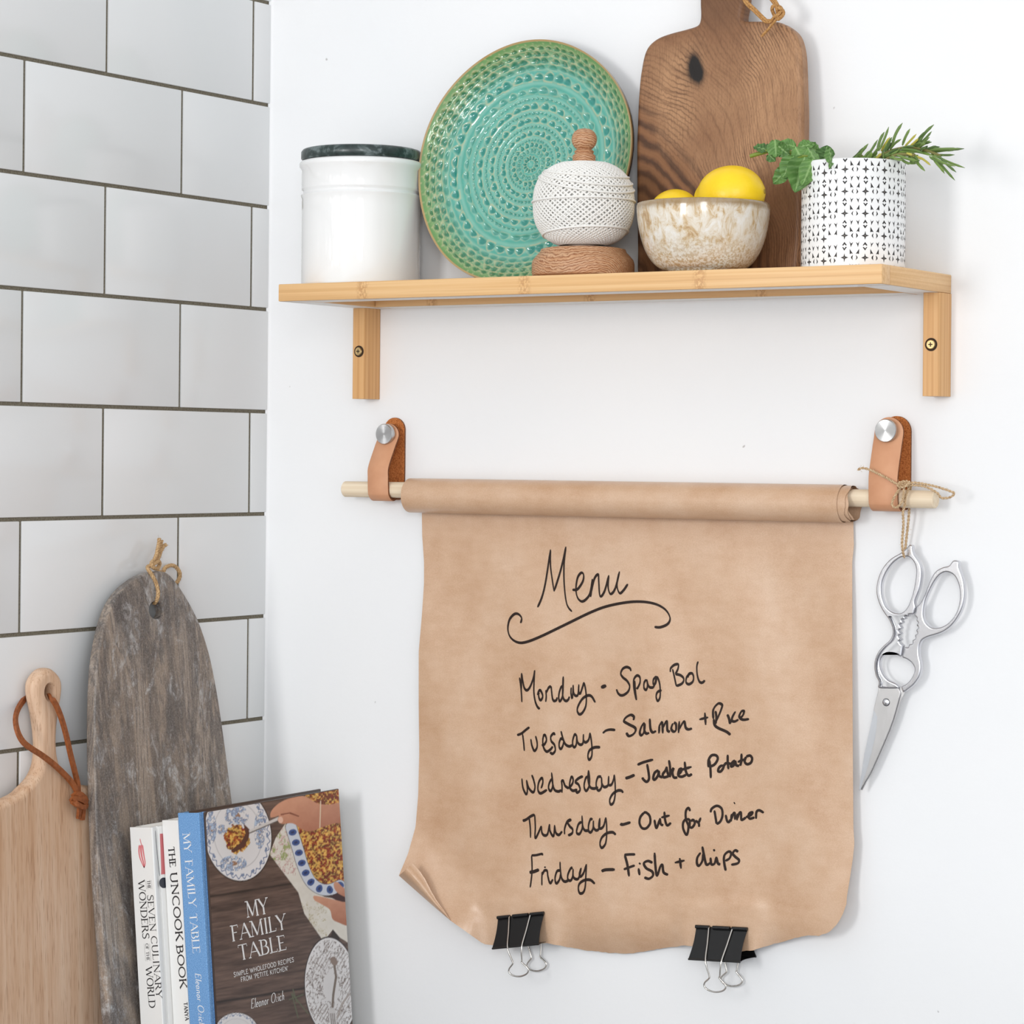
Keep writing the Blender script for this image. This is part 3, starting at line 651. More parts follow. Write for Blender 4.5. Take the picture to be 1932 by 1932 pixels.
for side, phi0, dz in ((1, -9.3, 0), (-1, -33.5, 2.3)):
    for k in range(8):
        phi = phi0 + side * 22.5 * k
        for row in range(6):
            z = 10.9 + row * 18.15 + dz - 10.9 + 9.6
            if z < PH * 1000 - 2:
                mark(phi, 0, z, STAR, 1, True); mark(phi, 0, z, [(0, -.75), (.75, 0), (0, .75), (-.75, 0)], 1, True, 1)
                if not (side < 0 and k == 0 and row == 3):
                    for sx_ in (-1, 1):
                        mark(phi, 8.2 + sx_ * 1.7, z, [(sx_ * -.5, -1.8), (sx_ * .7, -.5), (sx_ * .8, .4), (sx_ * -.5, 1.8), (sx_ * -.1, 0)])
            for dz2, zz in ((6.9, 1), (10.7, -1)):
                if -9 + z + dz2 < PH * 1000 - 1 and z + dz2 - 18.15 > 1.5: mark(phi, 0, z + dz2 - 18.15, [(0, -1.4 * zz), (1.6, .9 * zz), (.8, 1.1 * zz), (0, .1 * zz), (-.8, 1.1 * zz), (-1.6, .9 * zz)], 1, False)
            for sx_ in (-1, 1):
                zz = z + 7.1 - 18.15
                if zz > 1.8: mark(phi, 8.2 + sx_ * 2.6, zz, [(sx_ * 1.2, -1.9), (sx_ * .2, -.4), (sx_ * -1.2, -1.4), (sx_ * -.3, .6), (sx_ * .3, 2.0), (sx_ * .6, 0)])
                zz = z + 13.3 - 18.15
                if zz > 1.8: mark(phi, 8.2 + sx_ * 2.7, zz, [(sx_ * .9, -2.0), (sx_ * -1.2, 1.5), (sx_ * -.2, 1.2), (sx_ * .9, 1.7)])
obj('printed_pattern', mb, [plain('black_print', lin(40, 37, 36), .6), plain('grey_print', lin(120, 112, 106), .6)], pot, smooth=0, label='black printed stars and dashes')

LEAF = m_tint('leaf_green', 0.5, 0.35, 0, (500, 0.25, 0.0008)); STEM = plain('green_stem', lin(120, 140, 50), .55)
TOCAM = np.array([CX - c[0], CY - c[1], CZ - 1.78]); TOCAM /= np.linalg.norm(TOCAM)
kz = 220 / 1932
def leaf(mb, b, t, w_px, y0, y1, du=0, dv=0, fold=.25, curl=.15, tone=0, cup=0):
    B_ = at(1400 + b[0] * kz, 220 + b[1] * kz, y0); T_ = at(1400 + t[0] * kz, 220 + t[1] * kz, y1); ax = T_ - B_; L = np.linalg.norm(ax); axn = ax / L
    n = TOCAM + R0 * du + U0 * dv; n = n - axn * (n @ axn); n /= np.linalg.norm(n); sd = np.cross(axn, n); W = w_px * kz / 2200 * 1.2
    NT_, NS = 22, 12; vs = []; cs = []; fs = []
    dk = np.array(lin(36, 78, 30)[:3]); md = np.array(lin(104, 146, 74)[:3]); lt = np.array(lin(168, 200, 134)[:3])
    for i in range(NT_ + 1):
        tt = i / NT_; wd = W * (math.sin(PI * min(1, tt * .98 + .02) ** .78)) ** .75 * (1 + .03 * (2 * abs((tt * 11) % 1 - .5) - .5)) + .0003
        for j in range(NS + 1):
            s = -1 + 2 * j / NS
            v = (tt * 6 - abs(s) * 1.1) % 1.0; vein = max(0, 1 - abs(v - .5) * 5); mid = max(0, 1 - abs(s) * 7)
            p = B_ + ax * tt + sd * s * wd / 2 + n * (fold * abs(s) * wd / 2 - curl * L * tt * tt + .0007 * (abs(v - .5) * 2 - .5) * min(1, abs(s) * 3) + cup * s * s * wd / 2 + .0005 * math.sin(9 * tt + 2.3 * s + tone * 9) * (abs(s) ** 1.5) + .0006 * math.sin(23 * tt - 5 * s))
            vs.append(p); k_ = .55 + .3 * tone + .12 * math.sin(7 * tt + 3 * s); col = dk + (md - dk) * k_; col = col + (lt - col) * max(mid * .6, vein * .3 * (abs(s) > .1)); cs.append(col)
    for i in range(NT_):
        for j in range(NS): a = i * (NS + 1) + j; fs.append((a, a + 1, a + NS + 2, a + NS + 1))
    mb.add(vs, fs); mb.c = (mb.c or []) + cs
mint = thing('mint_sprig', 'fresh mint sprigs with crinkled leaves spilling over left side of the patterned pot', 'herb', (c[0] - .03, c[1], SH + PH))
mb = MB()
for pts, ys, rad in (([(135, 655), (330, 600), (520, 560), (760, 590), (1000, 640), (1230, 700), (1360, 900), (1500, 1500)], (-.100, -.098, -.096, -.096, -.095, -.092, -.085, -.08), .0017),
                     ([(860, 700), (1010, 660), (1180, 690), (1330, 800), (1480, 1400)], (-.118, -.112, -.100, -.088, -.082), .0014)):
    tube(mb, smooth_path([at(1400 + a * kz, 220 + b * kz, y) for (a, b), y in zip(pts, ys)], 5), rad, 8)
obj('stem', mb, STEM, mint, smooth=60)
LV = [((450, 565), (190, 480), 200, -.097, -.099, .5, .7, .2, .1, -.9, 0), ((545, 380), (565, 650), 240, -.096, -.106, 0, .2, -.3, .1, .4, 0),
      ((600, 480), (775, 640), 210, -.098, -.102, -.5, -.3, .3, .1, -.5, 0), ((890, 500), (600, 425), 165, -.094, -.099, -.1, .4, .2, .1, .8, 0),
      ((880, 500), (985, 700), 260, -.099, -.112, -.2, .4, -.35, .2, .7, 0), ((930, 510), (1218, 435), 150, -.094, -.085, .1, .5, .3, .1, .7, 0),
      ((1090, 510), (1300, 590), 190, -.088, -.078, .5, .2, .3, .1, .9, 0), ((1080, 510), (1265, 730), 190, -.100, -.116, .3, .2, -.4, .25, .8, 0),
      ((1370, 740), (1405, 470), 270, -.082, -.080, -.3, -.1, .35, .1, -.9, 0), ((1455, 520), (1490, 830), 150, -.118, -.130, .7, .2, -.3, .1, .5, 0),
      ((1040, 670), (880, 1250), 400, -.112, -.122, .1, .1, .3, .06, .3, .2), ((1180, 700), (1010, 1130), 260, -.116, -.127, .1, -.1, -.2, .1, .55, 0),
      ((860, 660), (660, 1020), 250, -.110, -.112, -.3, .2, .3, .1, .5, 0), ((780, 850), (500, 1115), 210, -.108, -.106, -.2, .1, .25, .1, .3, 0), ((440, 620), (545, 735), 150, -.099, -.101, .1, -.5, .3, .1, -.2, 0)]
for L_ in LV:
    mb = MB(); leaf(mb, *L_[:5], *L_[5:]); obj('leaf', mb, LEAF, mint, smooth=80)
rose = thing('rosemary_sprig', 'rosemary sprig with narrow needle leaves sticking out right of the patterned pot', 'herb', (c[0] + .03, c[1], SH + PH))
kz2 = 250 / 1932; rs = lambda p, y: at(1590 + p[0] * kz2, 220 + p[1] * kz2, y)
mb = MB()
for pts, ys in (([(300, 1400), (420, 760), (560, 570), (760, 480), (1000, 450), (1240, 500), (1420, 570)], (-.08, -.08, -.082, -.084, -.086, -.088, -.09)), ([(500, 1400), (520, 780), (640, 620), (820, 550), (1050, 560)], (-.085, -.086, -.088, -.092, -.097)), ([(180, 1300), (190, 760), (280, 560)], (-.075, -.074, -.07))):
    tube(mb, smooth_path([rs(p, y) for p, y in zip(pts, ys)], 5), .0012, 7)
obj('stem', mb, plain('rosemary_stem', lin(128, 122, 70), .7), rose, smooth=60)
ND = [(160, 640, 372, 395), (200, 640, 290, 470), (310, 640, 510, 335), (400, 620, 535, 440), (525, 500, 672, 148), (560, 500, 690, 298), (620, 510, 716, 300), (640, 500, 722, 370), (720, 420, 872, 92), (690, 480, 852, 328), (870, 420, 982, 176), (900, 440, 1075, 252), (1000, 440, 1140, 326), (1090, 420, 1330, 116), (1130, 420, 1266, 298), (1000, 460, 1296, 372), (1060, 480, 1272, 350), (1130, 500, 1212, 448), (1190, 500, 1418, 440), (1220, 495, 1705, 470), (1300, 520, 1772, 468), (1290, 540, 1632, 556), (1330, 560, 1782, 748), (1400, 570, 1656, 812), (1340, 590, 1636, 930), (1260, 580, 1470, 700), (890, 490, 1325, 572), (930, 530, 1186, 632), (990, 560, 1200, 795), (1120, 590, 1282, 712), (720, 570, 872, 630), (790, 560, 1085, 642), (860, 620, 985, 690), (580, 590, 892, 432), (540, 625, 715, 575), (640, 580, 838, 462), (470, 640, 562, 535), (590, 580, 615, 445), (680, 590, 900, 632), (980, 650, 1125, 635), (440, 620, 505, 515), (750, 530, 935, 498), (230, 640, 320, 572), (330, 640, 430, 520), (500, 640, 690, 590), (560, 640, 800, 620), (700, 560, 960, 560), (800, 520, 1100, 520), (860, 470, 1160, 440), (640, 450, 690, 360), (950, 600, 1100, 560)]
rr_ = random.Random(4); ND0 = list(ND)
for _ in range(46):                          # shorter needles filling the sprig
    a, b, a2, b2 = rr_.choice(ND0); f = rr_.uniform(.45, .85); ox, oy = rr_.uniform(-40, 40), rr_.uniform(-25, 25)
    q2 = (a + ox + (a2 - a) * f + rr_.uniform(-25, 25), b + oy + (b2 - b) * f + rr_.uniform(-25, 25))
    if q2[0] < 960 and q2[1] > 575: continue
    ND.append((a + ox, b + oy, *q2))
mb = MB(); cs = []
for i, (a, b, a2, b2) in enumerate(ND):
    y0 = -.084 + random.uniform(-.006, .006); y1 = y0 + random.uniform(-.016, .012); 
    if b2 > 620: y0 -= .014; y1 -= .016
    P0, P1 = rs((a, b), y0), rs((a2, b2), y1); d = P1 - P0; L = np.linalg.norm(d); bend = np.cross(d, TOCAM); bend /= np.linalg.norm(bend); bend *= L * random.uniform(-.07, .05)
    Q = [P0 + d * t + bend * math.sin(PI * t) for t in [k / 10 for k in range(11)]]; W = random.uniform(.0009, .0013)
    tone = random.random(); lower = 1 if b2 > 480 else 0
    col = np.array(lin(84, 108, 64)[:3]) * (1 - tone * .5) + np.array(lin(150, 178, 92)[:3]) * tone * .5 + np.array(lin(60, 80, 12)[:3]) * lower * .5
    if i in (29, 11, 27) or i % 31 == 5: col = np.array(lin(196, 186, 84)[:3])
    n0 = len(mb.v); tube(mb, Q, [W * (.5 + .5 * min(1, t * 6)) * (1 - max(0, t - .8) * 4.2) for t in [k / 10 for k in range(11)]], 7)
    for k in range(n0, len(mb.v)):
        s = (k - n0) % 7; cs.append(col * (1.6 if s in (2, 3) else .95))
mb.c = cs; obj('needles', mb, LEAF, rose, smooth=70)

# ------------------------------------------------------------------ dowel, leather straps
DYC, DR = -0.0195, 0.0076
dl, dr_ = at(651, 926, DYC), at(1766, 938.5, DYC); DZ = (dl[2] + dr_[2]) / 2
AXX = (np.array([0, 1., 0]), np.array([0, 0, 1.]), np.array([1., 0, 0]))
mb = MB(); Ld = dr_[0] - dl[0]
lathe(mb, [(DR - .0008, 0), (DR, .0008), (DR, Ld - .0008), (DR - .0008, Ld)], (dl[0], DYC, DZ), 40, axis=AXX, cap=(True, True))
q = NT('pale_dowel_wood'); a_ = q.noise(q.co((4, 260, 260)), 1, 3); q.set(col=q.ramp(a_, [(0.3, lin(222, 200, 170)), (0.7, lin(238, 222, 196))]), rough=.55, spec=.3)
dow = obj('wooden_dowel', mb, q.m, smooth=40, base=(dl[0] + Ld / 2, DYC, DZ)); tag(dow, 'pale round wooden dowel rod threaded through two leather straps and paper roll', 'rod')
LEA = m_leather('tan_leather', lin(204, 148, 112), lin(212, 158, 122), .5, 60, .1); SUE = m_leather('suede_inside', lin(150, 82, 38), lin(206, 130, 72), .9, 900, .8); EDG = m_leather('leather_edge', lin(86, 46, 24), lin(140, 86, 52), .8, 700, .5); BRU = m_brushed()
def strap(xc, w_, ztb, ztf, ytop, kpx, kf, label):
    o_ = thing('leather_strap', label, 'strap', (xc, 0, DZ), 'leather straps holding the dowel')
    rr = DR + .0014
    P = [(-.0016, ztb), (-.0016, ztb - .02), (-.0016, DZ + .012), (-.0032, DZ - .001), (-.0075, DZ - .0080)]
    P += [(DYC + rr * math.cos(t), DZ + rr * math.sin(t) - .0008) for t in [math.radians(q_) for q_ in (-62, -90, -118, -146, -172)]]
    P += [(DYC - rr - .0006, DZ + .012), (DYC - rr + .0002, DZ + .022), (DYC - rr + (ytop - DYC + rr) * .62, DZ + .022 + (ztf - DZ - .022) * .45), (ytop, DZ + .022 + (ztf - DZ - .022) * .72), (ytop, ztf)]
    Q = smooth_path([np.array([0, y, z]) for y, z in P], 8); L = [0]
    for a, b in zip(Q, Q[1:]): L.append(L[-1] + np.linalg.norm(b - a))
    R_ = w_ / 2; vs = []; ms = MB(); th = .0011
    # finer samples near the rounded ends
    ss = sorted(set([R_ * (1 - math.cos(PI / 2 * k / 9)) + 1e-5 for k in range(10)] + [L[-1] - R_ * (1 - math.cos(PI / 2 * k / 9)) - 1e-5 for k in range(10)] + [l for l in L if R_ < l < L[-1] - R_]))
    ys = np.array([q_[1] for q_ in Q]); zs = np.array([q_[2] for q_ in Q]); n = len(ss)
    for s in ss:
        y, z = np.interp(s, L, ys), np.interp(s, L, zs); e_ = 4e-4
        ty, tz = np.interp(s + e_, L, ys) - np.interp(s - e_, L, ys), np.interp(s + e_, L, zs) - np.interp(s - e_, L, zs); l_ = math.hypot(ty, tz) or 1; ny, nz_ = tz / l_, -ty / l_     # outer side
        m_ = min(s, L[-1] - s); hw = R_ if m_ > R_ else math.sqrt(max(R_ * R_ - (R_ - m_) ** 2, 1e-9))
        ny, nz_ = -ny, -nz_
        b_ = .0004 if hw > .002 else 0
        for dx, dn in ((-hw, th - b_), (-hw + b_, th), (hw - b_, th), (hw, th - b_), (hw, -th), (-hw, -th)): vs.append((xc + dx, y + ny * dn, z + nz_ * dn))
    fs = []; mi = []
    for i in range(n - 1):
        for k in range(6):
            fs.append((i * 6 + k, i * 6 + (k + 1) % 6, (i + 1) * 6 + (k + 1) % 6, (i + 1) * 6 + k)); mi.append((2, 0, 2, 2, 1, 2)[k] if k not in (0, 2) else 0)
    fs += [tuple(range(6)), tuple((n - 1) * 6 + k for k in range(6))]; mi += [2, 2]
    ms.v = vs; ms.f = [list(f) for f in fs]; ms.m = mi
    obj('strap', ms, [LEA, SUE, EDG], o_, smooth=50)
    kz_ = at(*kpx, ytop - kf)[2]; AXK = (np.array([1., 0, 0]), np.array([0, 0, 1.]), np.array([0, -1., 0])); kr = .0098
    m2 = MB(); lathe(m2, [(.0035, 0), (.0035, kf - .0052), (kr - .0006, kf - .0050), (kr, kf - .0044), (kr, kf - .0005), (kr - .0005, kf), (.0003, kf)], (xc, ytop - .0012, kz_), 48, axis=AXK, cap=(True, True))
    kn = obj('knob', m2, BRU, o_, smooth=30, label='round brushed steel knob'); 
    # give the brushed finish its own axis
    p0 = Vector((xc, ytop, kz_)); d_ = p0 - wl(kn)
    kn.data.transform(Matrix.Translation(-d_)); kn.location = d_
    return o_
xl_ = at(713.5, 915, -.029)[0]; xr_ = at(1666.5, 915, -.029)[0]
strap(xl_, .0238, at(752, 788, -.002)[2], at(738, 799, -.012)[2], -.0118, (727, 819), .0075, 'tan leather strap with steel knob at the left end of the dowel')
strap(xr_, .0268, at(1692, 785, -.002)[2], at(1680, 787, -.017)[2], -.0178, (1668, 812.5), .0072, 'tan leather strap with steel knob at right end, beside scissors and jute knot')

# ------------------------------------------------------------------ kraft paper roll with the menu
KR = m_kraft()
RO, RC = 0.0168, -0.0192
rzl, rzr = at(790, 938, RC)[2], at(1590, 947.5, RC)[2]; RZ = (rzl + rzr) / 2
x0 = at(755.5, 938, RC - RO)[0]; x1 = at(1578, 946, RC - RO)[0]
pap = thing('paper_roll', 'brown kraft paper roll on the dowel with handwritten weekly menu hanging below', 'paper', ((x0 + x1) / 2, RC, RZ))
mb = MB(); NT2 = 4; n = 40 * NT2; vs = []; fs = []; xs = [0, .004, .01, .5, .99, .996, 1]
for i in range(n + 1):
    th = 2 * PI * i / 40; rr = RO - .00078 * th / (2 * PI); lay = th / (2 * PI)
    xe = x1 + (0.0 if lay < 1 else .0070 + .0014 * math.sin(th * 1.7) + .0007 * math.sin(th * 6.1) + .001 * (lay - 1)); xb = x0 + (0 if lay < 1 else .0012 * lay + .0006 * math.sin(th * 2.3))
    for f in xs: vs.append((xb + (xe - xb) * f, RC + rr * math.cos(th), RZ + rr * math.sin(th)))
m_ = len(xs)
for i in range(n):
    for k in range(m_ - 1): fs.append((i * m_ + k, i * m_ + k + 1, (i + 1) * m_ + k + 1, (i + 1) * m_ + k))
mb.add(vs, fs); obj('roll', mb, KR, pap, smooth=60)
ipl = lambda pts: (np.array([p[0] for p in pts], float), np.array([p[1] for p in pts], float))
LE = ipl([(975, 796), (1010, 796.5), (1060, 800), (1100, 800), (1160, 796), (1230, 790), (1330, 790), (1420, 791), (1500, 789), (1560, 784), (1610, 770), (1652, 752.5)])
RE = ipl([(985, 1610), (1030, 1611), (1060, 1608), (1200, 1608), (1400, 1609), (1560, 1610), (1590, 1612), (1620, 1609), (1660, 1603), (1690, 1598), (1705, 1597)])
BO_ = ipl([(752.5, 1652), (800, 1694), (850, 1737), (912, 1781), (925, 1783), (960, 1784), (1000, 1782), (1030, 1779), (1060, 1785), (1100, 1792), (1150, 1798), (1190, 1799), (1240, 1791), (1290, 1784), (1330, 1788), (1390, 1796), (1420, 1793), (1450, 1784), (1500, 1770), (1520, 1765), (1545, 1766), (1565, 1758), (1580, 1744), (1590, 1725), (1597, 1705)])
def depth(px, py):                            # how far the sheet stands off the wall
    t = min(max((py - 975) / 800.0, 0), 1); d = .0034 + .0135 * t ** 1.3
    d += .0012 * math.sin(px * .013 + py * .004) * min(1, t * 6) + .0009 * math.sin(px * .031 - py * .009) * min(1, t * 5)
    d += .0010 * math.exp(-((px - 800) / 26.0) ** 2) * math.sin(py * .012) * min(1, t * 6)
    s = max(0, (py - 1728) / 58.0); d -= .0088 * min(s, 1.2) ** 2          # lower edge curls out
    # the lower left corner is rolled forwards along a slanting line
    cl = ((850 - px) * .62 + (py - 1600) * .78) / 120.0; d += .020 * min(max(cl, 0), 1.2) ** 1.8
    crn = ((px - 1560) * .7 + (py - 1690) * .7) / 60.0; d += .010 * min(max(crn, 0), 1) ** 1.6
    for pc_ in (982, 1361):                   # flat between the jaws of a clip
        k_ = min(max((100 - abs(px - pc_)) / 40.0, 0), 1) * min(max((py - 1690) / 24.0, 0), 1); k_ = k_ * k_ * (3 - 2 * k_); d += (CLIPD - d) * k_
    return d
CLIPD = .0172
surf = lambda px, py, off=0.0: at(px, py, -depth(px, py) - off)
NU, NV = 130, 110; mb = MB(); vs = []; fs = []
rj = np.random.default_rng(5).uniform(-1, 1, 4000)
for j in range(NV + 1):
    v = j / NV
    for i in range(NU + 1):
        u = i / NU; yl, yr = 968 + (1652 - 968) * v, 976 + (1705 - 976) * v
        yt = 968 + 8 * u
        # bottom point for this u
        xb = 752.5 + (1597 - 752.5) * u; yb = np.interp(xb, *BO_)
        if 930 < xb: yb += rj[int(xb * 1.3)] * .7
        py = yt + (yb - yt) * v; ys_ = yt + (yl * (1 - u) + yr * u - yt) * 1
        xl2 = np.interp(968 + (1652 - 968) * v, *LE); xr2 = np.interp(976 + (1705 - 976) * v, *RE)
        px = xl2 + (xr2 - xl2) * u
        vs.append(surf(px, py))
for j in range(NV):
    for i in range(NU): a = j * (NU + 1) + i; fs.append((a, a + 1, a + NU + 2, a + NU + 1))
mb.add(vs, fs)
# the flap: back of the paper rolled over at the corner
fold = [(752.5, 1652), (775, 1672), (800, 1694), (825, 1716), (850, 1737)]
torn = [(779, 1629), (793, 1645), (803, 1660), (809, 1672), (816, 1685), (825, 1700), (834, 1713), (842, 1724), (850, 1736.5)]
FA = smooth_path(fold, 8); TBn = smooth_path(torn, 4); n = 33; vs = []; fs = []
for i in range(n):
    a = np.array(FA[round(i * (len(FA) - 1) / (n - 1))]); b = np.array(TBn[round(i * (len(TBn) - 1) / (n - 1))]); b = b + np.array([1, .6]) * rj[i * 7] * .6 * (i > 3)
    for k in range(9):
        s = k / 8; p = a + (b - a) * s; d0 = depth(*a); wd = np.linalg.norm(b - a) / 2000.0
        vs.append(at(p[0], p[1], -(d0 + wd * .55 * math.sin(PI * min(s * 1.1, 1)) * .9 + .0008 * s + .004 * s * wd / .02)))
for i in range(n - 1):
    for k in range(8): a = i * 9 + k; fs.append((a, a + 1, a + 10, a + 9))
mb.add(vs, fs)
sheet = obj('sheet', mb, KR, pap, smooth=75)

INK = plain('brown_black_ink', lin(46, 34, 29), .55, spec=.2)
def write(name, x0, y0, k, strokes, lo=2.4, hi=5.2, tilt=0.0):
    mb = MB(); z = 0
    for st in strokes:
        z += 1
        if isinstance(st, tuple): st, lo_, hi_ = st[0], st[1], st[2]
        else: lo_, hi_ = lo, hi
        P = [(x0 + a * k, y0 + b * k) for a, b in st]
        wd = lambda an, t: 1.1 * (lo_ + (hi_ - lo_) * abs(math.cos(an - tilt)) ** 1.3)
        ribbon(mb, P, wd, lambda px, py: surf(px, py, .00025 + z * 3e-6), 7)
    obj(name, mb, INK, sheet, smooth=0)
write('handwriting', 940, 1020, .17598, [[(422, 715), (470, 600), (510, 430), (560, 95)], [(560, 95), (558, 200), (565, 320), (598, 545)], [(598, 545), (660, 350), (700, 190), (725, 65)], [(725, 65), (705, 250), (708, 480), (735, 680), (790, 762)],
  [(795, 527), (850, 520), (905, 440), (915, 370), (890, 345), (850, 400), (833, 520), (850, 610), (895, 652), (945, 625), (985, 560), (1010, 410)], [(1008, 410), (1000, 520), (990, 605)], [(992, 570), (1030, 410), (1075, 352)], [(1075, 352), (1078, 450), (1092, 595), (1140, 540), (1185, 370)], [(1185, 370), (1178, 500), (1205, 572), (1255, 510), (1300, 330)], [(1300, 330), (1272, 470), (1300, 562), (1345, 530), (1388, 465)],
  [(240, 885), (250, 830), (215, 788), (170, 790), (120, 850), (103, 950), (130, 1035), (200, 1088), (290, 1090), (450, 1030), (700, 910), (1000, 765), (1200, 695), (1450, 655), (1650, 670), (1780, 730), (1840, 820), (1820, 890), (1740, 928), (1675, 925)]], 2.2, 4.8, -.25)
write('handwriting', 970, 1230, .09834, [[(103, 490), (125, 640), (140, 800), (148, 965)], [(140, 720), (140, 500), (143, 405)], [(143, 405), (165, 560), (195, 690), (245, 735), (300, 680), (350, 560), (378, 460), (395, 350)], [(393, 350), (382, 560), (378, 760), (400, 930), (440, 1040), (490, 1100)],
  [(450, 830), (465, 770), (500, 735), (540, 810), (545, 870), (510, 925), (480, 890), (468, 820), (480, 780)], [(607, 730), (615, 850), (605, 960)], [(612, 790), (660, 690), (710, 655)], [(710, 655), (720, 780), (738, 900), (770, 940), (810, 920), (825, 870)],
  [(940, 660), (900, 680), (865, 780), (855, 880), (875, 945), (915, 890), (935, 780), (945, 470)], [(940, 470), (932, 640), (930, 820), (955, 910), (1000, 940), (1040, 910), (1060, 855)], [(1095, 680), (1090, 790), (1110, 885), (1125, 800), (1132, 630)], [(1132, 630), (1140, 780), (1180, 840), (1225, 810), (1240, 620)], [(1240, 620), (1240, 770), (1270, 790), (1310, 680), (1338, 580)],
  [(1338, 580), (1370, 720), (1385, 900), (1370, 1050), (1310, 1165), (1250, 1195), (1210, 1120), (1240, 1010), (1320, 890), (1420, 835), (1490, 860), (1555, 970)], ([(1668, 685), (1765, 643)], 5.5, 6.5)])
write('handwriting', 1120, 1230, .11905, [[(590, 305), (575, 262), (520, 240), (460, 270), (430, 340), (460, 400), (530, 460), (570, 540), (550, 620), (490, 675), (430, 688), (385, 650), (362, 590)], [(652, 455), (660, 600), (680, 765)], [(676, 765), (645, 620), (632, 510), (640, 430), (685, 375), (730, 400), (735, 480), (705, 555), (680, 590)],
  [(835, 435), (800, 490), (798, 570), (828, 600), (850, 560), (850, 480), (835, 435)], [(845, 470), (870, 540), (910, 565), (955, 540), (1000, 390)], [(1000, 385), (950, 435), (945, 500), (980, 495), (1005, 385)], [(1005, 385), (1040, 480), (1055, 600), (1050, 720), (1015, 775), (990, 710), (1010, 640), (1075, 603)],
  [(1250, 270), (1280, 400), (1310, 545)], [(1215, 320), (1222, 260), (1280, 205), (1340, 200), (1335, 270), (1295, 350)], [(1295, 350), (1380, 372), (1428, 430), (1400, 500), (1310, 542)], [(1495, 408), (1510, 350), (1560, 342), (1583, 400), (1570, 470), (1510, 512), (1465, 480), (1475, 400), (1530, 338)], [(1655, 150), (1635, 230), (1640, 350), (1665, 450), (1700, 487), (1735, 478), (1760, 448)]], 2.4, 5.0)
write('handwriting', 960, 1360, .10352, [([(150, 262), (230, 230), (310, 165), (375, 115)], 3, 4.6), [(250, 240), (270, 400), (282, 550)], [(400, 330), (420, 450), (465, 545), (510, 490), (515, 400), (487, 275)], [(600, 452), (650, 425), (685, 350), (665, 270), (635, 270), (618, 370), (635, 490), (690, 560), (760, 520), (800, 465)], [(840, 262), (815, 230), (765, 290), (775, 370), (830, 440), (845, 540), (795, 600), (750, 570)],
  [(985, 350), (950, 325), (918, 400), (920, 480), (950, 510), (985, 450), (1000, 380)], [(950, 185), (985, 320), (1030, 425), (1100, 465), (1160, 440)], [(1230, 275), (1200, 250), (1165, 350), (1165, 440), (1195, 480), (1230, 420), (1235, 260)], [(1235, 260), (1250, 380), (1300, 435), (1350, 400), (1360, 240)], [(1360, 240), (1360, 350), (1400, 392), (1455, 340), (1478, 215)], [(1478, 215), (1500, 340), (1515, 500), (1510, 640), (1465, 708), (1440, 640), (1470, 540), (1560, 485), (1665, 482)]])
write('handwriting', 1130, 1310, .16046, [[(45, 458), (80, 428), (130, 415), (192, 420)], [(405, 305), (410, 265), (375, 242), (320, 270), (295, 315), (350, 352), (420, 390), (430, 430), (400, 472), (350, 490), (322, 450)], [(535, 330), (500, 380), (480, 450), (500, 482), (530, 440), (540, 340)], [(535, 340), (535, 430), (560, 462), (590, 450)], [(597, 285), (605, 400), (630, 447), (672, 430)],
  [(712, 355), (705, 460)], [(712, 370), (742, 330), (750, 460)], [(750, 400), (795, 315), (805, 420), (835, 440)], [(870, 340), (850, 400), (875, 438), (905, 420), (905, 350), (880, 332)], [(945, 315), (935, 455)], [(938, 420), (985, 335), (1005, 325), (1020, 390), (1050, 412), (1095, 400)], [(1180, 296), (1285, 270)], [(1245, 215), (1255, 360)], [(1370, 195), (1380, 270), (1372, 350)],
  [(1345, 290), (1345, 180), (1400, 110), (1445, 122), (1440, 170), (1390, 290), (1360, 340)], [(1350, 290), (1358, 355), (1400, 395), (1500, 440), (1545, 478)], [(1510, 235), (1530, 290), (1540, 350)], [(1540, 350), (1570, 270), (1605, 200)], [(1600, 210), (1570, 260), (1565, 310), (1600, 318), (1640, 295)], [(1650, 285), (1690, 250), (1705, 200), (1675, 202), (1650, 260), (1690, 298), (1765, 290)]], 3.0, 5.0, .5)
write('handwriting', 970, 1440, .11905, [[(122, 240), (140, 390), (190, 490), (210, 420), (195, 265)], [(195, 265), (230, 390), (300, 460), (330, 380), (310, 270), (280, 185)], [(428, 400), (455, 300), (440, 235), (395, 290), (375, 390), (390, 455), (430, 475), (520, 420)], [(600, 240), (560, 310), (545, 390), (575, 440), (605, 390), (610, 300), (592, 145)], [(592, 145), (610, 320), (640, 420), (700, 447), (750, 425)], [(748, 275), (758, 350), (758, 470)], [(750, 290), (775, 278), (810, 360), (870, 400)],
  [(860, 400), (920, 330), (935, 260), (910, 215), (885, 290), (880, 380), (930, 435), (1000, 415)], [(1090, 205), (1020, 240), (970, 295), (1020, 340), (1045, 420), (1000, 465), (975, 430)], [(1190, 220), (1140, 230), (1110, 330), (1115, 400), (1145, 436), (1185, 370), (1195, 250), (1178, 110)], [(1178, 110), (1170, 250), (1200, 370), (1260, 402), (1330, 380)], [(1380, 215), (1330, 220), (1300, 310), (1310, 400), (1345, 432), (1385, 370), (1385, 220)], [(1385, 220), (1390, 320), (1430, 377), (1490, 340), (1498, 200)], [(1498, 200), (1495, 330), (1540, 340), (1575, 260), (1587, 180)],
  [(1587, 180), (1600, 330), (1600, 500), (1575, 620), (1530, 652), (1515, 580), (1560, 490), (1640, 435), (1700, 437), (1725, 470)], ([(1762, 240), (1830, 220), (1910, 184)], 3.5, 5.5)])
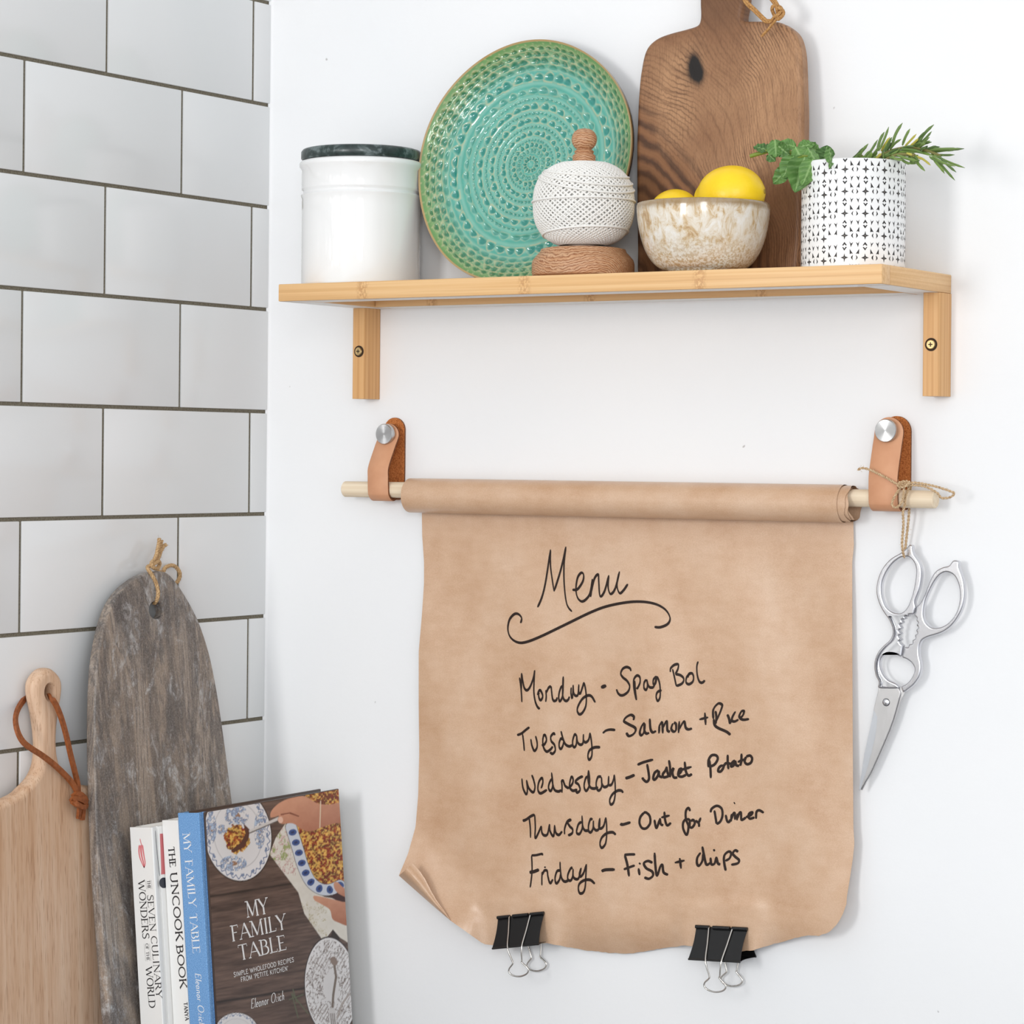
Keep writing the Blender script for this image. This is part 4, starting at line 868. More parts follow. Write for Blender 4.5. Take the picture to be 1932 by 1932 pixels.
write('handwriting', 1170, 1400, .14493, [[(225, 298), (300, 265), (430, 228)], [(350, 285), (370, 400), (375, 480), (345, 518), (305, 490), (288, 460)], [(500, 365), (450, 400), (430, 470), (450, 490), (490, 440), (505, 370)], [(505, 370), (510, 440), (555, 460)], [(610, 320), (590, 370), (555, 420), (570, 460), (640, 440)], [(600, 320), (615, 390), (630, 440)], [(635, 235), (650, 340), (650, 460)], [(650, 420), (695, 340), (680, 400), (700, 460), (745, 460)],
  [(745, 430), (790, 390), (800, 350), (770, 360), (755, 430), (800, 452), (860, 425)], [(840, 255), (855, 380), (890, 437), (935, 415)], [(790, 365), (930, 322)], [(1160, 230), (1175, 350), (1180, 470)], [(1150, 330), (1150, 240), (1190, 175), (1250, 175), (1270, 220), (1230, 290), (1160, 325)], [(1330, 300), (1290, 330), (1275, 378), (1310, 382), (1345, 330), (1340, 290)], [(1400, 165), (1400, 260), (1410, 355)], [(1345, 320), (1380, 275), (1440, 285)],
  [(1495, 235), (1450, 280), (1445, 318), (1480, 300), (1500, 240)], [(1500, 240), (1510, 300), (1550, 310)], [(1580, 150), (1575, 260), (1560, 310)], [(1530, 262), (1620, 222)], [(1640, 190), (1690, 177), (1718, 215), (1700, 270), (1650, 288), (1620, 250), (1640, 190)]], 4.0, 4.8)
write('handwriting', 970, 1510, .11905, [[(135, 325), (190, 305), (260, 255), (325, 225)], [(235, 255), (255, 430), (260, 595)], [(325, 225), (335, 420), (330, 570), (350, 585), (400, 480), (432, 405)], [(432, 405), (440, 510), (480, 556), (530, 530), (560, 375)], [(560, 375), (570, 490), (625, 565), (640, 390)], [(640, 390), (660, 510), (710, 547), (760, 490)], [(800, 540), (800, 450), (840, 340), (905, 300)], [(905, 305), (850, 345), (880, 410), (925, 460), (918, 520), (855, 560)],
  [(1070, 340), (1020, 380), (990, 480), (1000, 525), (1040, 527), (1080, 430), (1075, 240)], [(1075, 240), (1085, 400), (1120, 475), (1180, 478)], [(1240, 310), (1210, 300), (1180, 390), (1180, 480), (1215, 506), (1250, 440), (1255, 320)], [(1255, 320), (1260, 430), (1305, 476), (1350, 430), (1358, 280)], [(1358, 280), (1340, 410), (1370, 447), (1420, 400), (1452, 270)], [(1452, 270), (1465, 400), (1465, 560), (1445, 690), (1390, 752), (1360, 690), (1390, 590), (1470, 522), (1560, 507), (1610, 548)], ([(1680, 370), (1720, 385), (1845, 347)], 3, 5)])
write('handwriting', 1160, 1500, .16046, [([(65, 338), (100, 345), (185, 320)], 4, 5), [(345, 205), (300, 260), (290, 330), (320, 388), (370, 390), (415, 330), (410, 250), (370, 207), (340, 207)], [(465, 290), (480, 370), (495, 380), (530, 280)], [(530, 270), (540, 340), (570, 355)], [(582, 195), (590, 290), (615, 357), (660, 325)], [(545, 265), (645, 240)], [(885, 190), (865, 152), (835, 190), (835, 280), (865, 370), (845, 468), (805, 400), (805, 320), (850, 270)], [(850, 280), (880, 300), (880, 370), (910, 380), (940, 330), (920, 292), (895, 310)],
  [(945, 300), (985, 330), (990, 375)], [(985, 330), (1010, 265)], [(1170, 180), (1185, 270), (1195, 340)], [(1125, 205), (1140, 160), (1200, 127), (1255, 160), (1265, 240), (1240, 310), (1195, 343)], [(1303, 232), (1318, 300), (1340, 318), (1362, 285)], [(1372, 222), (1366, 312)], [(1369, 285), (1392, 222), (1410, 215), (1412, 292)], [(1440, 218), (1436, 298)], [(1439, 275), (1464, 213), (1483, 210), (1487, 288), (1512, 284), (1540, 262)], [(1540, 262), (1600, 234), (1618, 203), (1582, 216), (1570, 252), (1590, 278), (1642, 262)], [(1660, 280), (1665, 200), (1700, 180), (1750, 210)], ([(1400, 98), (1412, 92)], 4.2, 4.2)], 3.8, 4.6)
write('handwriting', 980, 1590, .09834, [([(230, 243), (320, 238), (430, 215), (440, 245)], 2.5, 4.2), [(232, 245), (240, 400), (240, 560), (225, 720), (205, 860)], ([(192, 570), (280, 553), (375, 515)], 4, 6), ([(489, 455), (492, 485)], 3, 4), [(435, 555), (430, 680), (430, 820)], [(435, 620), (480, 535), (530, 545), (545, 640), (570, 740), (600, 772), (640, 700)], [(780, 530), (720, 550), (685, 660), (690, 750), (720, 776), (770, 700), (790, 590)], [(778, 365), (785, 520), (810, 680), (870, 745), (940, 720)],
  [(1020, 480), (980, 500), (930, 610), (930, 700), (980, 725), (1020, 650), (1030, 500)], [(1030, 500), (1030, 640), (1080, 697), (1140, 670), (1185, 480)], [(1185, 480), (1150, 600), (1170, 650), (1230, 580), (1285, 410)], [(1285, 410), (1275, 600), (1260, 850), (1220, 955), (1160, 968), (1130, 890), (1150, 790), (1240, 722), (1360, 715), (1445, 790)], ([(1575, 550), (1650, 520), (1830, 515)], 4, 5.5)])
write('handwriting', 1120, 1590, .15528, [[(372, 147), (440, 142), (505, 142)], [(378, 150), (410, 270), (430, 410)], [(365, 325), (430, 300), (500, 275)], [(545, 310), (558, 395)], [(552, 260), (568, 246)], [(715, 245), (660, 222), (610, 250), (640, 310), (710, 350), (720, 400), (670, 438), (615, 420)], [(740, 120), (750, 280), (770, 400), (810, 290), (835, 272), (850, 360), (905, 390)], [(985, 243), (1105, 215)], [(1045, 185), (1062, 315)],
  [(1300, 120), (1260, 180), (1255, 250), (1280, 280), (1320, 220), (1330, 130)], [(1320, 45), (1340, 150), (1370, 265), (1420, 240)], [(1420, 180), (1430, 260), (1470, 250), (1490, 170)], [(1490, 170), (1510, 250), (1540, 262)], [(1452, 97), (1475, 86)], [(1580, 190), (1590, 270), (1605, 340)], [(1580, 220), (1590, 150), (1640, 107), (1670, 130), (1650, 190), (1600, 220)], [(1755, 112), (1720, 92), (1690, 130), (1720, 170), (1765, 210), (1750, 250), (1670, 268)]], 3.6, 4.8, .5)
# ------------------------------------------------------------------ binder clips
BLK = plain('black_clip_steel', lin(22, 22, 23), .32, spec=.5); WIRE = plain('bright_wire', lin(214, 210, 204), .18, 1.0)
clip = thing('binder_clip', 'black binder clip with wire handles on bottom edge of the paper, left of the other', 'clip', (0, 0, 0), 'binder clips on the paper')
mb = MB(); hw = .0258; JH = .0272; SD = .0130; SF = .0185
def sheetpl(y0, z0, y1, z1, t, conc):        # a sprung plate of the clip, its ends hollowed
    N_ = 10; vs = []
    for s_ in range(N_ + 1):
        u = s_ / N_; y, z = y0 + (y1 - y0) * u, z0 + (z1 - z0) * u; x_ = hw - conc * math.sin(PI * u) * 1.0
        for x in (-x_, x_): vs += [(x, y, z), (x, y + t, z + .0002)]
    fs = []
    for s_ in range(N_): a = s_ * 4; b = a + 4; fs += [(a, a + 2, b + 2, b), (a + 1, b + 1, b + 3, a + 3), (a, b, b + 1, a + 1), (a + 2, a + 3, b + 3, b + 2)]
    fs += [(0, 1, 3, 2), (N_ * 4, N_ * 4 + 2, N_ * 4 + 3, N_ * 4 + 1)]; mb.add(vs, fs)
sheetpl(-.0009, JH, -SF, .0008, .0006, .0012); sheetpl(.0005, JH, SD - .0006, .0008, .0006, .0012); sheetpl(-SF, .0004, SD, .0004, .0001, .0035)
tube(mb, [(-hw, -SF + .0004, .0008), (hw, -SF + .0004, .0008)], .0009, 8); tube(mb, [(-hw, SD - .0004, .0008), (hw, SD - .0004, .0008)], .0009, 8)
for sy, gap in ((-1, 1), (1, 1)):
    for a, b in ((-hw, -.0120), (-.0085, .0085), (.0108, hw)): tube(mb, [(a, sy * .0021, JH), (b, sy * .0021, JH)], .0016, 10)
obj('body', mb, BLK, clip, smooth=40)
for sy in (-1, 1):
    SD = SF if sy < 0 else .0130
    hy = lambda z: sy * (.0024 + (SD + .0012 - .0024) * min(1, (JH - z) / JH) if z > 0 else SD + .0012 - .05 * -z)
    P = [(-.0135, JH), (-.0122, JH - .001), (-.0100, JH * .5), (-.0078, 0), (-.0050, -.0125), (-.0056, -.0152), (-.0096, -.0186), (-.0108, -.0218), (-.0075, -.0252), (0, -.0268), (.0075, -.0252), (.0108, -.0218), (.0092, -.0184), (.0050, -.0142), (.0056, -.0120), (.0078, 0), (.0096, JH * .5), (.0112, JH - .001), (.0125, JH)]
    mb = MB(); tube(mb, smooth_path([(x, hy(z), z) for x, z in P], 6), .00078, 8)
    obj('wire_handle', mb, WIRE, clip, smooth=60)
def dup(root, label):
    r_ = root.copy(); COL.objects.link(r_); r_['label'] = label
    for ch in root.children:
        k = ch.copy(); COL.objects.link(k); k.parent = r_
    return r_
clip2 = dup(clip, 'black binder clip with wire handles on bottom edge of the paper, right of the other')
for o_, pa, pb_, ang in ((clip, (935, 1732), (1029, 1722), 0.185), (clip2, (1312, 1748), (1410, 1753), .060)):
    m_ = ((pa[0] + pb_[0]) / 2, (pa[1] + pb_[1]) / 2); yj = -CLIPD; p = at(*m_, yj - .002); o_.rotation_euler = (0, -ang, 0)
    d = Matrix.Rotation(-ang, 3, 'Y') @ Vector((0, 0, JH)); o_.location = Vector((p[0], yj, p[2])) - d

# ------------------------------------------------------------------ scissors on jute twine
SY = -0.0150; STEEL = m_scissors()
k4, k5 = 250 / 1610, 160 / 1344
def sp2(pts, x0, y0, k): return [(q_[0], q_[2]) for q_ in (at(x0 + a * k, y0 + b * k, SY) for a, b in pts)]
A4 = lambda pts: sp2(pts, 1600, 1020, k4)
A5 = lambda pts: sp2(pts, 1600, 1280, k5)
sci = thing('kitchen_scissors', 'polished steel kitchen scissors hanging by jute twine at the right of the paper', 'scissors', (at(1690, 1250, SY)[0], SY, at(1690, 1250, SY)[2]))
FRM = (np.array([0, SY, 0.]), np.array([1., 0, 0]), np.array([0, 0, 1.]), np.array([0, -1., 0]))
dens = lambda pts, n=4: [tuple(p) for p in smooth_path(pts, n, closed=True)]
ha = [(780, 66), (755, 50), (735, 56), (700, 95), (640, 145), (520, 215), (430, 310), (372, 420), (342, 540), (340, 650), (370, 760), (420, 862), (492, 965), (530, 1060), (533, 1140), (498, 1210), (430, 1272), (362, 1350), (322, 1440), (312, 1540), (330, 1640), (366, 1720), (362, 1790), (480, 1800), (610, 1795), (596, 1752), (560, 1728), (480, 1690), (412, 1610), (384, 1520), (402, 1430), (470, 1378), (560, 1380), (632, 1412), (650, 1370), (662, 1292)]
serL = []
for i, (a, b) in enumerate([(664, 1275), (622, 1230), (646, 1205), (612, 1165), (644, 1130), (614, 1095), (650, 1065), (628, 1025), (664, 1000), (652, 965), (692, 955), (690, 925), (728, 925), (740, 902)]): serL.append((a, b))
ha += serL + [(786, 896), (803, 860), (818, 805), (808, 750), (832, 680), (866, 590), (886, 480), (892, 380), (874, 290), (838, 220), (796, 160), (782, 110)]
hah = [(700, 200), (620, 218), (530, 290), (460, 390), (414, 500), (402, 590), (412, 690), (450, 790), (520, 858), (600, 882), (660, 868), (720, 800), (760, 700), (790, 600), (812, 480), (822, 360), (800, 275), (752, 214)]
hb = [(1270, 244), (1300, 238), (1345, 258), (1346, 330), (1380, 420), (1408, 540), (1413, 680), (1388, 810), (1338, 920), (1260, 1030), (1160, 1108), (1060, 1148), (960, 1178), (892, 1220), (862, 1300), (862, 1400), (880, 1480), (884, 1570), (860, 1660), (800, 1748), (740, 1800), (672, 1845), (650, 1808), (646, 1772), (694, 1746), (752, 1690), (798, 1600), (798, 1540), (760, 1482), (704, 1442), (652, 1420), (666, 1370), (684, 1298), (724, 1296), (738, 1262), (776, 1252), (778, 1212), (812, 1190), (806, 1150), (836, 1128), (820, 1090), (846, 1060), (826, 1025), (844, 1000), (824, 970), (830, 940), (800, 905), (818, 860), (832, 800), (872, 760), (912, 680), (962, 560), (1012, 440), (1072, 362), (1150, 322), (1216, 306), (1246, 270)]
hbh = [(1200, 387), (1122, 412), (1052, 490), (992, 600), (942, 720), (917, 830), (914, 930), (952, 1008), (1020, 1057), (1100, 1057), (1190, 1018), (1268, 940), (1318, 850), (1348, 740), (1352, 620), (1328, 510), (1278, 422)]
for ol_, ho in ((ha, hah), (hb, hbh)):
    mb = MB(); slab(mb, dens(A4(ol_), 3), FRM, .0062, .0016, [dens(A4(ho), 4)], 5); obj('handle', mb, STEEL, sci, smooth=60)
BLD = NT('blade_steel'); a_ = BLD.noise(BLD.co((1, 1, .12), rot=(0, .25, 0)), 700, 2); BLD.set(col=lin(200, 199, 199), rough=BLD.ramp(a_, [(.3, g4(.29)), (.7, g4(.35))]), metal=1.0); BLD = BLD.m
bl = A5([(476, 150), (470, 200), (438, 320), (402, 480), (365, 680), (330, 840), (290, 1020), (250, 1190), (205, 1500), (163, 1772), (184, 1774), (255, 1640), (340, 1500), (450, 1260), (560, 1010), (640, 820), (705, 640), (760, 450), (795, 320), (818, 240), (790, 160), (700, 120)])
mb = MB(); slab(mb, [p for p in bl], (FRM[0] + np.array([0, .0010, 0]), *FRM[1:]), .0018, .0003, steps=2)
blade = obj('blade', mb, BLD, sci, smooth=30)
mb = MB(); bev = A5([(402, 500), (430, 560), (455, 610), (448, 760), (420, 950), (390, 1060), (365, 1180), (335, 1290), (300, 1420), (190, 1768), (165, 1765), (207, 1500), (252, 1190), (332, 840), (368, 680)])
vs = [(p[0], FRM[0][1] + .0010 - .00008, p[1]) for p in bev]; mb.add(vs, [tuple(t) for t in geometry.tessellate_polygon([[Vector((p[0], p[1], 0)) for p in bev]])]); obj('ground_edge', mb, plain('ground_steel', lin(196, 199, 204), .34, 1.0), blade, smooth=0)
mb = MB(); bl2 = A5([(600, 150), (560, 300), (520, 500), (420, 860), (330, 1180), (240, 1520), (176, 1766), (196, 1776), (262, 1650), (350, 1510), (462, 1268), (574, 1016), (655, 826), (722, 646), (782, 450), (822, 330), (872, 232), (830, 150), (780, 120)])
slab(mb, bl2, (FRM[0] + np.array([0, .0032, 0]), *FRM[1:]), .0018, .0003, steps=2); obj('blade', mb, BLD, sci, smooth=30)
rv = at(1600 + 597 * k5, 1280 + 380 * k5, SY); mb = MB(); lathe(mb, [(.0029, -.0006), (.0029, .0004), (.0022, .0008), (.0003, .0009)], (rv[0], SY + .0008, rv[2]), 24, axis=(np.array([1., 0, 0]), np.array([0, 0, 1.]), np.array([0, -1., 0])), cap=(True, True))
lathe(mb, [(.0034, -.0001), (.0029, .0001)], (rv[0], SY + .0008, rv[2]), 24, 1, axis=(np.array([1., 0, 0]), np.array([0, 0, 1.]), np.array([0, -1., 0]))); obj('rivet', mb, [STEEL, plain('dark_joint', lin(50, 48, 46), .5)], sci, smooth=40)

JUTE = m_jute(); k7 = 260 / 1674
j7 = lambda pts, ys: [at(1560 + a * k7, 770 + b * k7, y) for (a, b), y in zip(pts, ys)]
tp = j7([(920, 930)], [-.032])[0]
twn = thing('jute_twine', 'natural jute twine knotted round dowel and strap, holding the scissors', 'string', tp)
mb = MB(); allp = []
def cord(pts, ys, r_=.0011):
    P = smooth_path(j7(pts, ys), 6); rope(mb, P, r_, .0062, 2, 6); allp.append(P)
cord([(375, 752), (430, 728), (520, 748), (620, 795), (720, 845), (850, 918), (930, 930)], [-.040, -.039, -.037, -.0345, -.0335, -.0335, -.0335])
cord([(930, 930), (1050, 905), (1200, 925), (1350, 960), (1500, 1010), (1548, 1040), (1490, 1085), (1390, 1090), (1340, 1030), (1200, 955), (1040, 935), (930, 940)], [-.0335, -.033, -.032, -.031, -.030, -.0285, -.0275, -.028, -.030, -.0315, -.0325, -.0345])
cord([(930, 925), (870, 1000), (805, 1110), (795, 1180), (850, 1205), (915, 1130), (935, 1010), (940, 930)], [-.0345, -.0350, -.0352, -.0350, -.0355, -.0358, -.0358, -.0345])
cord([(1000, 930), (985, 1000), (955, 1080), (945, 1180), (925, 1260), (930, 1420), (915, 1600), (920, 1720), (938, 1812)], [-.030, -.0312, -.0318, -.0318, -.030, -.027, -.0235, -.0230, -.0185], .0012)
cord([(1020, 940), (1010, 1010), (1000, 1200), (1000, 1250), (985, 1420), (968, 1560), (955, 1700), (940, 1812)], [-.027, -.0065, -.0080, -.0100, -.0090, -.0080, -.0075, -.0155], .0012)
cord([(860, 935), (900, 960), (960, 945), (1005, 905), (960, 890), (890, 905), (860, 935)], [-.0345, -.0368, -.0372, -.034, -.0325, -.0335, -.0345], .0013)
for P in allp: fuzz(mb, P, 16, .0045, .00011)
obj('cord', mb, JUTE, twn, smooth=60)

# ------------------------------------------------------------------ boards leaning on the tiled wall
def lean_frame(p, xt, zt, xb):                # face plane of a board leaning on the left wall: x = xt at height zt, xb on the worktop
    d = np.array([xt - xb, 0, zt - WORK]); d /= np.linalg.norm(d); N_ = np.array([d[2], 0, -d[0]])
    return np.array([xb, p, WORK]), np.array([0, 1., 0]), d, N_
# pale wooden paddle board
O_, U_, V_, N_ = lean_frame(-0.345, 0.0195, 1.335, 0.034)
pl = lambda px, py: (lambda q_: ((q_ - O_) @ U_, (q_ - O_) @ V_))(on(px, py, N_, N_ @ O_))
kk = 200 / 1136
R_s = [pl(a * kk, 1230 + b * kk) for a, b in [(560, 175), (630, 215), (680, 290), (692, 380), (684, 480), (664, 600), (645, 740), (633, 900), (634, 1020), (645, 1120), (675, 1220), (735, 1305), (830, 1375), (930, 1425)]]
ax_ = (pl(545 * kk, 1230 + 350 * kk)[0] + pl(545 * kk, 1230 + 900 * kk)[0]) / 2
hws = [(u - ax_, v) for u, v in R_s]; hws[0] = (max(hws[0][0], .004), hws[0][1])
vt = hws[-1][1]
hws += [(.094, vt - .012), (.103, vt - .035), (.106, vt - .07), (.106, .10), (.104, .03), (.098, .008), (.085, .0006)]
ol = [(ax_ + h, v) for h, v in hws] + [(ax_ - h, v) for h, v in hws[::-1]]
ol = [(a, max(b, .0005)) for a, b in smooth_path(ol, 4, closed=True)]
hc = pl(541 * kk, 1230 + 430 * kk); hole = [(hc[0] + .0065 * math.cos(a), hc[1] + .0075 * math.sin(a)) for a in [2 * PI * k / 28 for k in range(28)]]
pdl = thing('paddle_board', 'pale wooden paddle board with leather thong, leaning on white tiles', 'chopping board', O_)
mb = MB(); slab(mb, ol, (O_, U_, V_, N_), .0172, .0072, [hole], 5, hr=.0016); obj('board', mb, m_mango(), pdl, smooth=40)
THG = m_leather('brown_thong', lin(122, 66, 32), lin(156, 90, 50), .5, 300, .2)
mb = MB()
def thong(pts, offs, w_=.0026, t_=.0016):
    P = smooth_path([on(a * kk, 1230 + b * kk, N_, N_ @ O_ + o__) for (a, b), o__ in zip(pts, offs)], 7); F = frames(P); vs = []; fs = []
    for p, (t, u, v) in zip(P, F):
        n_ = N_ - t * (N_ @ t); n_ /= np.linalg.norm(n_); s = np.cross(t, n_)
        for a, b in ((-1, -.6), (-.8, 1), (.8, 1), (1, -.6)): vs.append(p + s * a * w_ + n_ * b * t_)
    for i in range(len(P) - 1):
        for k in range(4): fs.append((i * 4 + k, i * 4 + (k + 1) % 4, i * 4 + 4 + (k + 1) % 4, i * 4 + 4 + k))
    fs += [(0, 1, 2, 3), tuple(len(vs) - 4 + k for k in range(4))]; mb.add(vs, fs)
thong([(520, 470), (560, 505), (610, 590), (660, 720), (710, 900), (760, 1120), (805, 1300), (832, 1420), (838, 1530)], [-.004, .0035, .0045, .0045, .0045, .004, .0035, .004, .005])
thong([(420, 440), (300, 470), (232, 545), (180, 640), (165, 740), (190, 860), (245, 960), (330, 1030), (440, 1100), (560, 1190), (680, 1300), (770, 1400), (820, 1490), (828, 1540)], [-.018, -.0215, -.018, -.012, -.006, -.001, .0025, .004, .0045, .0045, .0045, .0045, .005, .006])
thong([(838, 1560), (850, 1660), (840, 1780)], [.005, .0065, .0035], .0022); thong([(860, 1600), (890, 1680), (880, 1800)], [.004, .005, .0035], .0024)
thong([(760, 1590), (800, 1570), (880, 1590), (920, 1640), (890, 1665), (820, 1630), (770, 1600)], [.005, .0085, .0085, .006, .0095, .0098, .006], .0026); thong([(775, 1560), (840, 1520), (900, 1560), (925, 1610)], [.004, .007, .007, .005], .0028)
obj('leather_thong', mb, THG, pdl, smooth=40, label='knotted brown leather thong')
# grey marble board
O_, U_, V_, N_ = lean_frame(-0.19, 0.0140, 1.425, 0.0690)
k1 = 680 / 1352
L_s = [pl(a * k1, 960 + b * k1) for a, b in [(560, 238), (500, 268), (440, 326), (402, 405), (378, 500), (362, 620), (356, 800), (358, 1000), (364, 1200), (374, 1400), (388, 1600), (404, 1800), (416, 1932)]]
R_m = [pl(a * k1, 960 + b * k1) for a, b in [(620, 236), (660, 272), (705, 340), (748, 425), (786, 540), (815, 680), (838, 830), (858, 980), (870, 1080)]]
R_m += [(R_m[-1][0] + .004, R_m[-1][1] - .05), (R_m[-1][0] + .005, R_m[-1][1] - .10), (R_m[-1][0] + .002, R_m[-1][1] - .15), (R_m[-1][0] - .012, .03), (R_m[-1][0] - .03, .0006)]
L_s += [(L_s[-1][0] + .012, .03), (L_s[-1][0] + .03, .0006)]
ol = R_m[::1] + L_s[::-1]
ol = [(a, max(b, .0005)) for a, b in smooth_path(ol, 4, closed=True)]
hc = pl(588 * k1, 960 + 380 * k1); hole = [(hc[0] + .0098 * math.cos(a), hc[1] + .0082 * math.sin(a)) for a in [2 * PI * k / 28 for k in range(28)]]
mar = thing('marble_board', 'tall grey streaked marble serving board with rope loop, leaning on tiles behind the books', 'serving board', O_)
mb = MB(); slab(mb, ol, (O_, U_, V_, N_), .0108, .0022, [hole], 4); obj('board', mb, m_marble(), mar, smooth=40)
kr_ = 180 / 1932; mb = MB(); allp = []
def rp_(pts, offs, r_=.0019):
    P = smooth_path([on(180 + a * kr_, 1000 + b * kr_, N_, N_ @ O_ + o__) for (a, b), o__ in zip(pts, offs)], 6); rope(mb, P, r_, .0085, 3, 6); allp.append(P)
rp_([(1190, 1490), (1250, 1400), (1270, 1260), (1230, 1080), (1150, 920), (1070, 800), (1060, 740)], [-.006, .0015, .0035, .0035, .0032, .002, -.003])
rp_([(1060, 740), (1120, 720), (1200, 680), (1280, 640), (1300, 700), (1250, 780), (1170, 760), (1130, 680), (1180, 620)], [-.003, .0015, .003, .001, -.002, .000, .003, .003, .001])
rp_([(1180, 640), (1230, 520), (1260, 400), (1290, 250), (1290, 170)], [.001, .000, .000, -.001, -.001]); rp_([(1240, 640), (1290, 540), (1330, 420), (1390, 320), (1440, 300)], [-.001, -.002, -.002, -.002, -.001]); rp_([(1210, 620), (1255, 480), (1310, 330), (1340, 210)], [-.001, -.002, -.0025, -.002])
rp_([(1270, 830), (1360, 860), (1420, 760), (1540, 715), (1640, 760), (1710, 880), (1690, 1000), (1620, 1090), (1500, 1200)], [-.014, -.0145, -.012, -.0105, -.0105, -.011, -.0125, -.0145, -.0155])
fuzz(mb, allp[2], 14, .004, .0001); fuzz(mb, allp[3], 14, .004, .0001)
obj('rope_loop', mb, m_jute('rope', (158, 122, 84), (214, 182, 138)), mar, smooth=60, label='knotted jute rope loop')
# ------------------------------------------------------------------ lettering: a small serif alphabet drawn stroke by stroke
def arc(cx, cy, rx, ry, a0, a1, n=14): return [(cx + rx * math.cos(math.radians(a0 + (a1 - a0) * k / n)), cy + ry * math.sin(math.radians(a0 + (a1 - a0) * k / n))) for k in range(n + 1)]
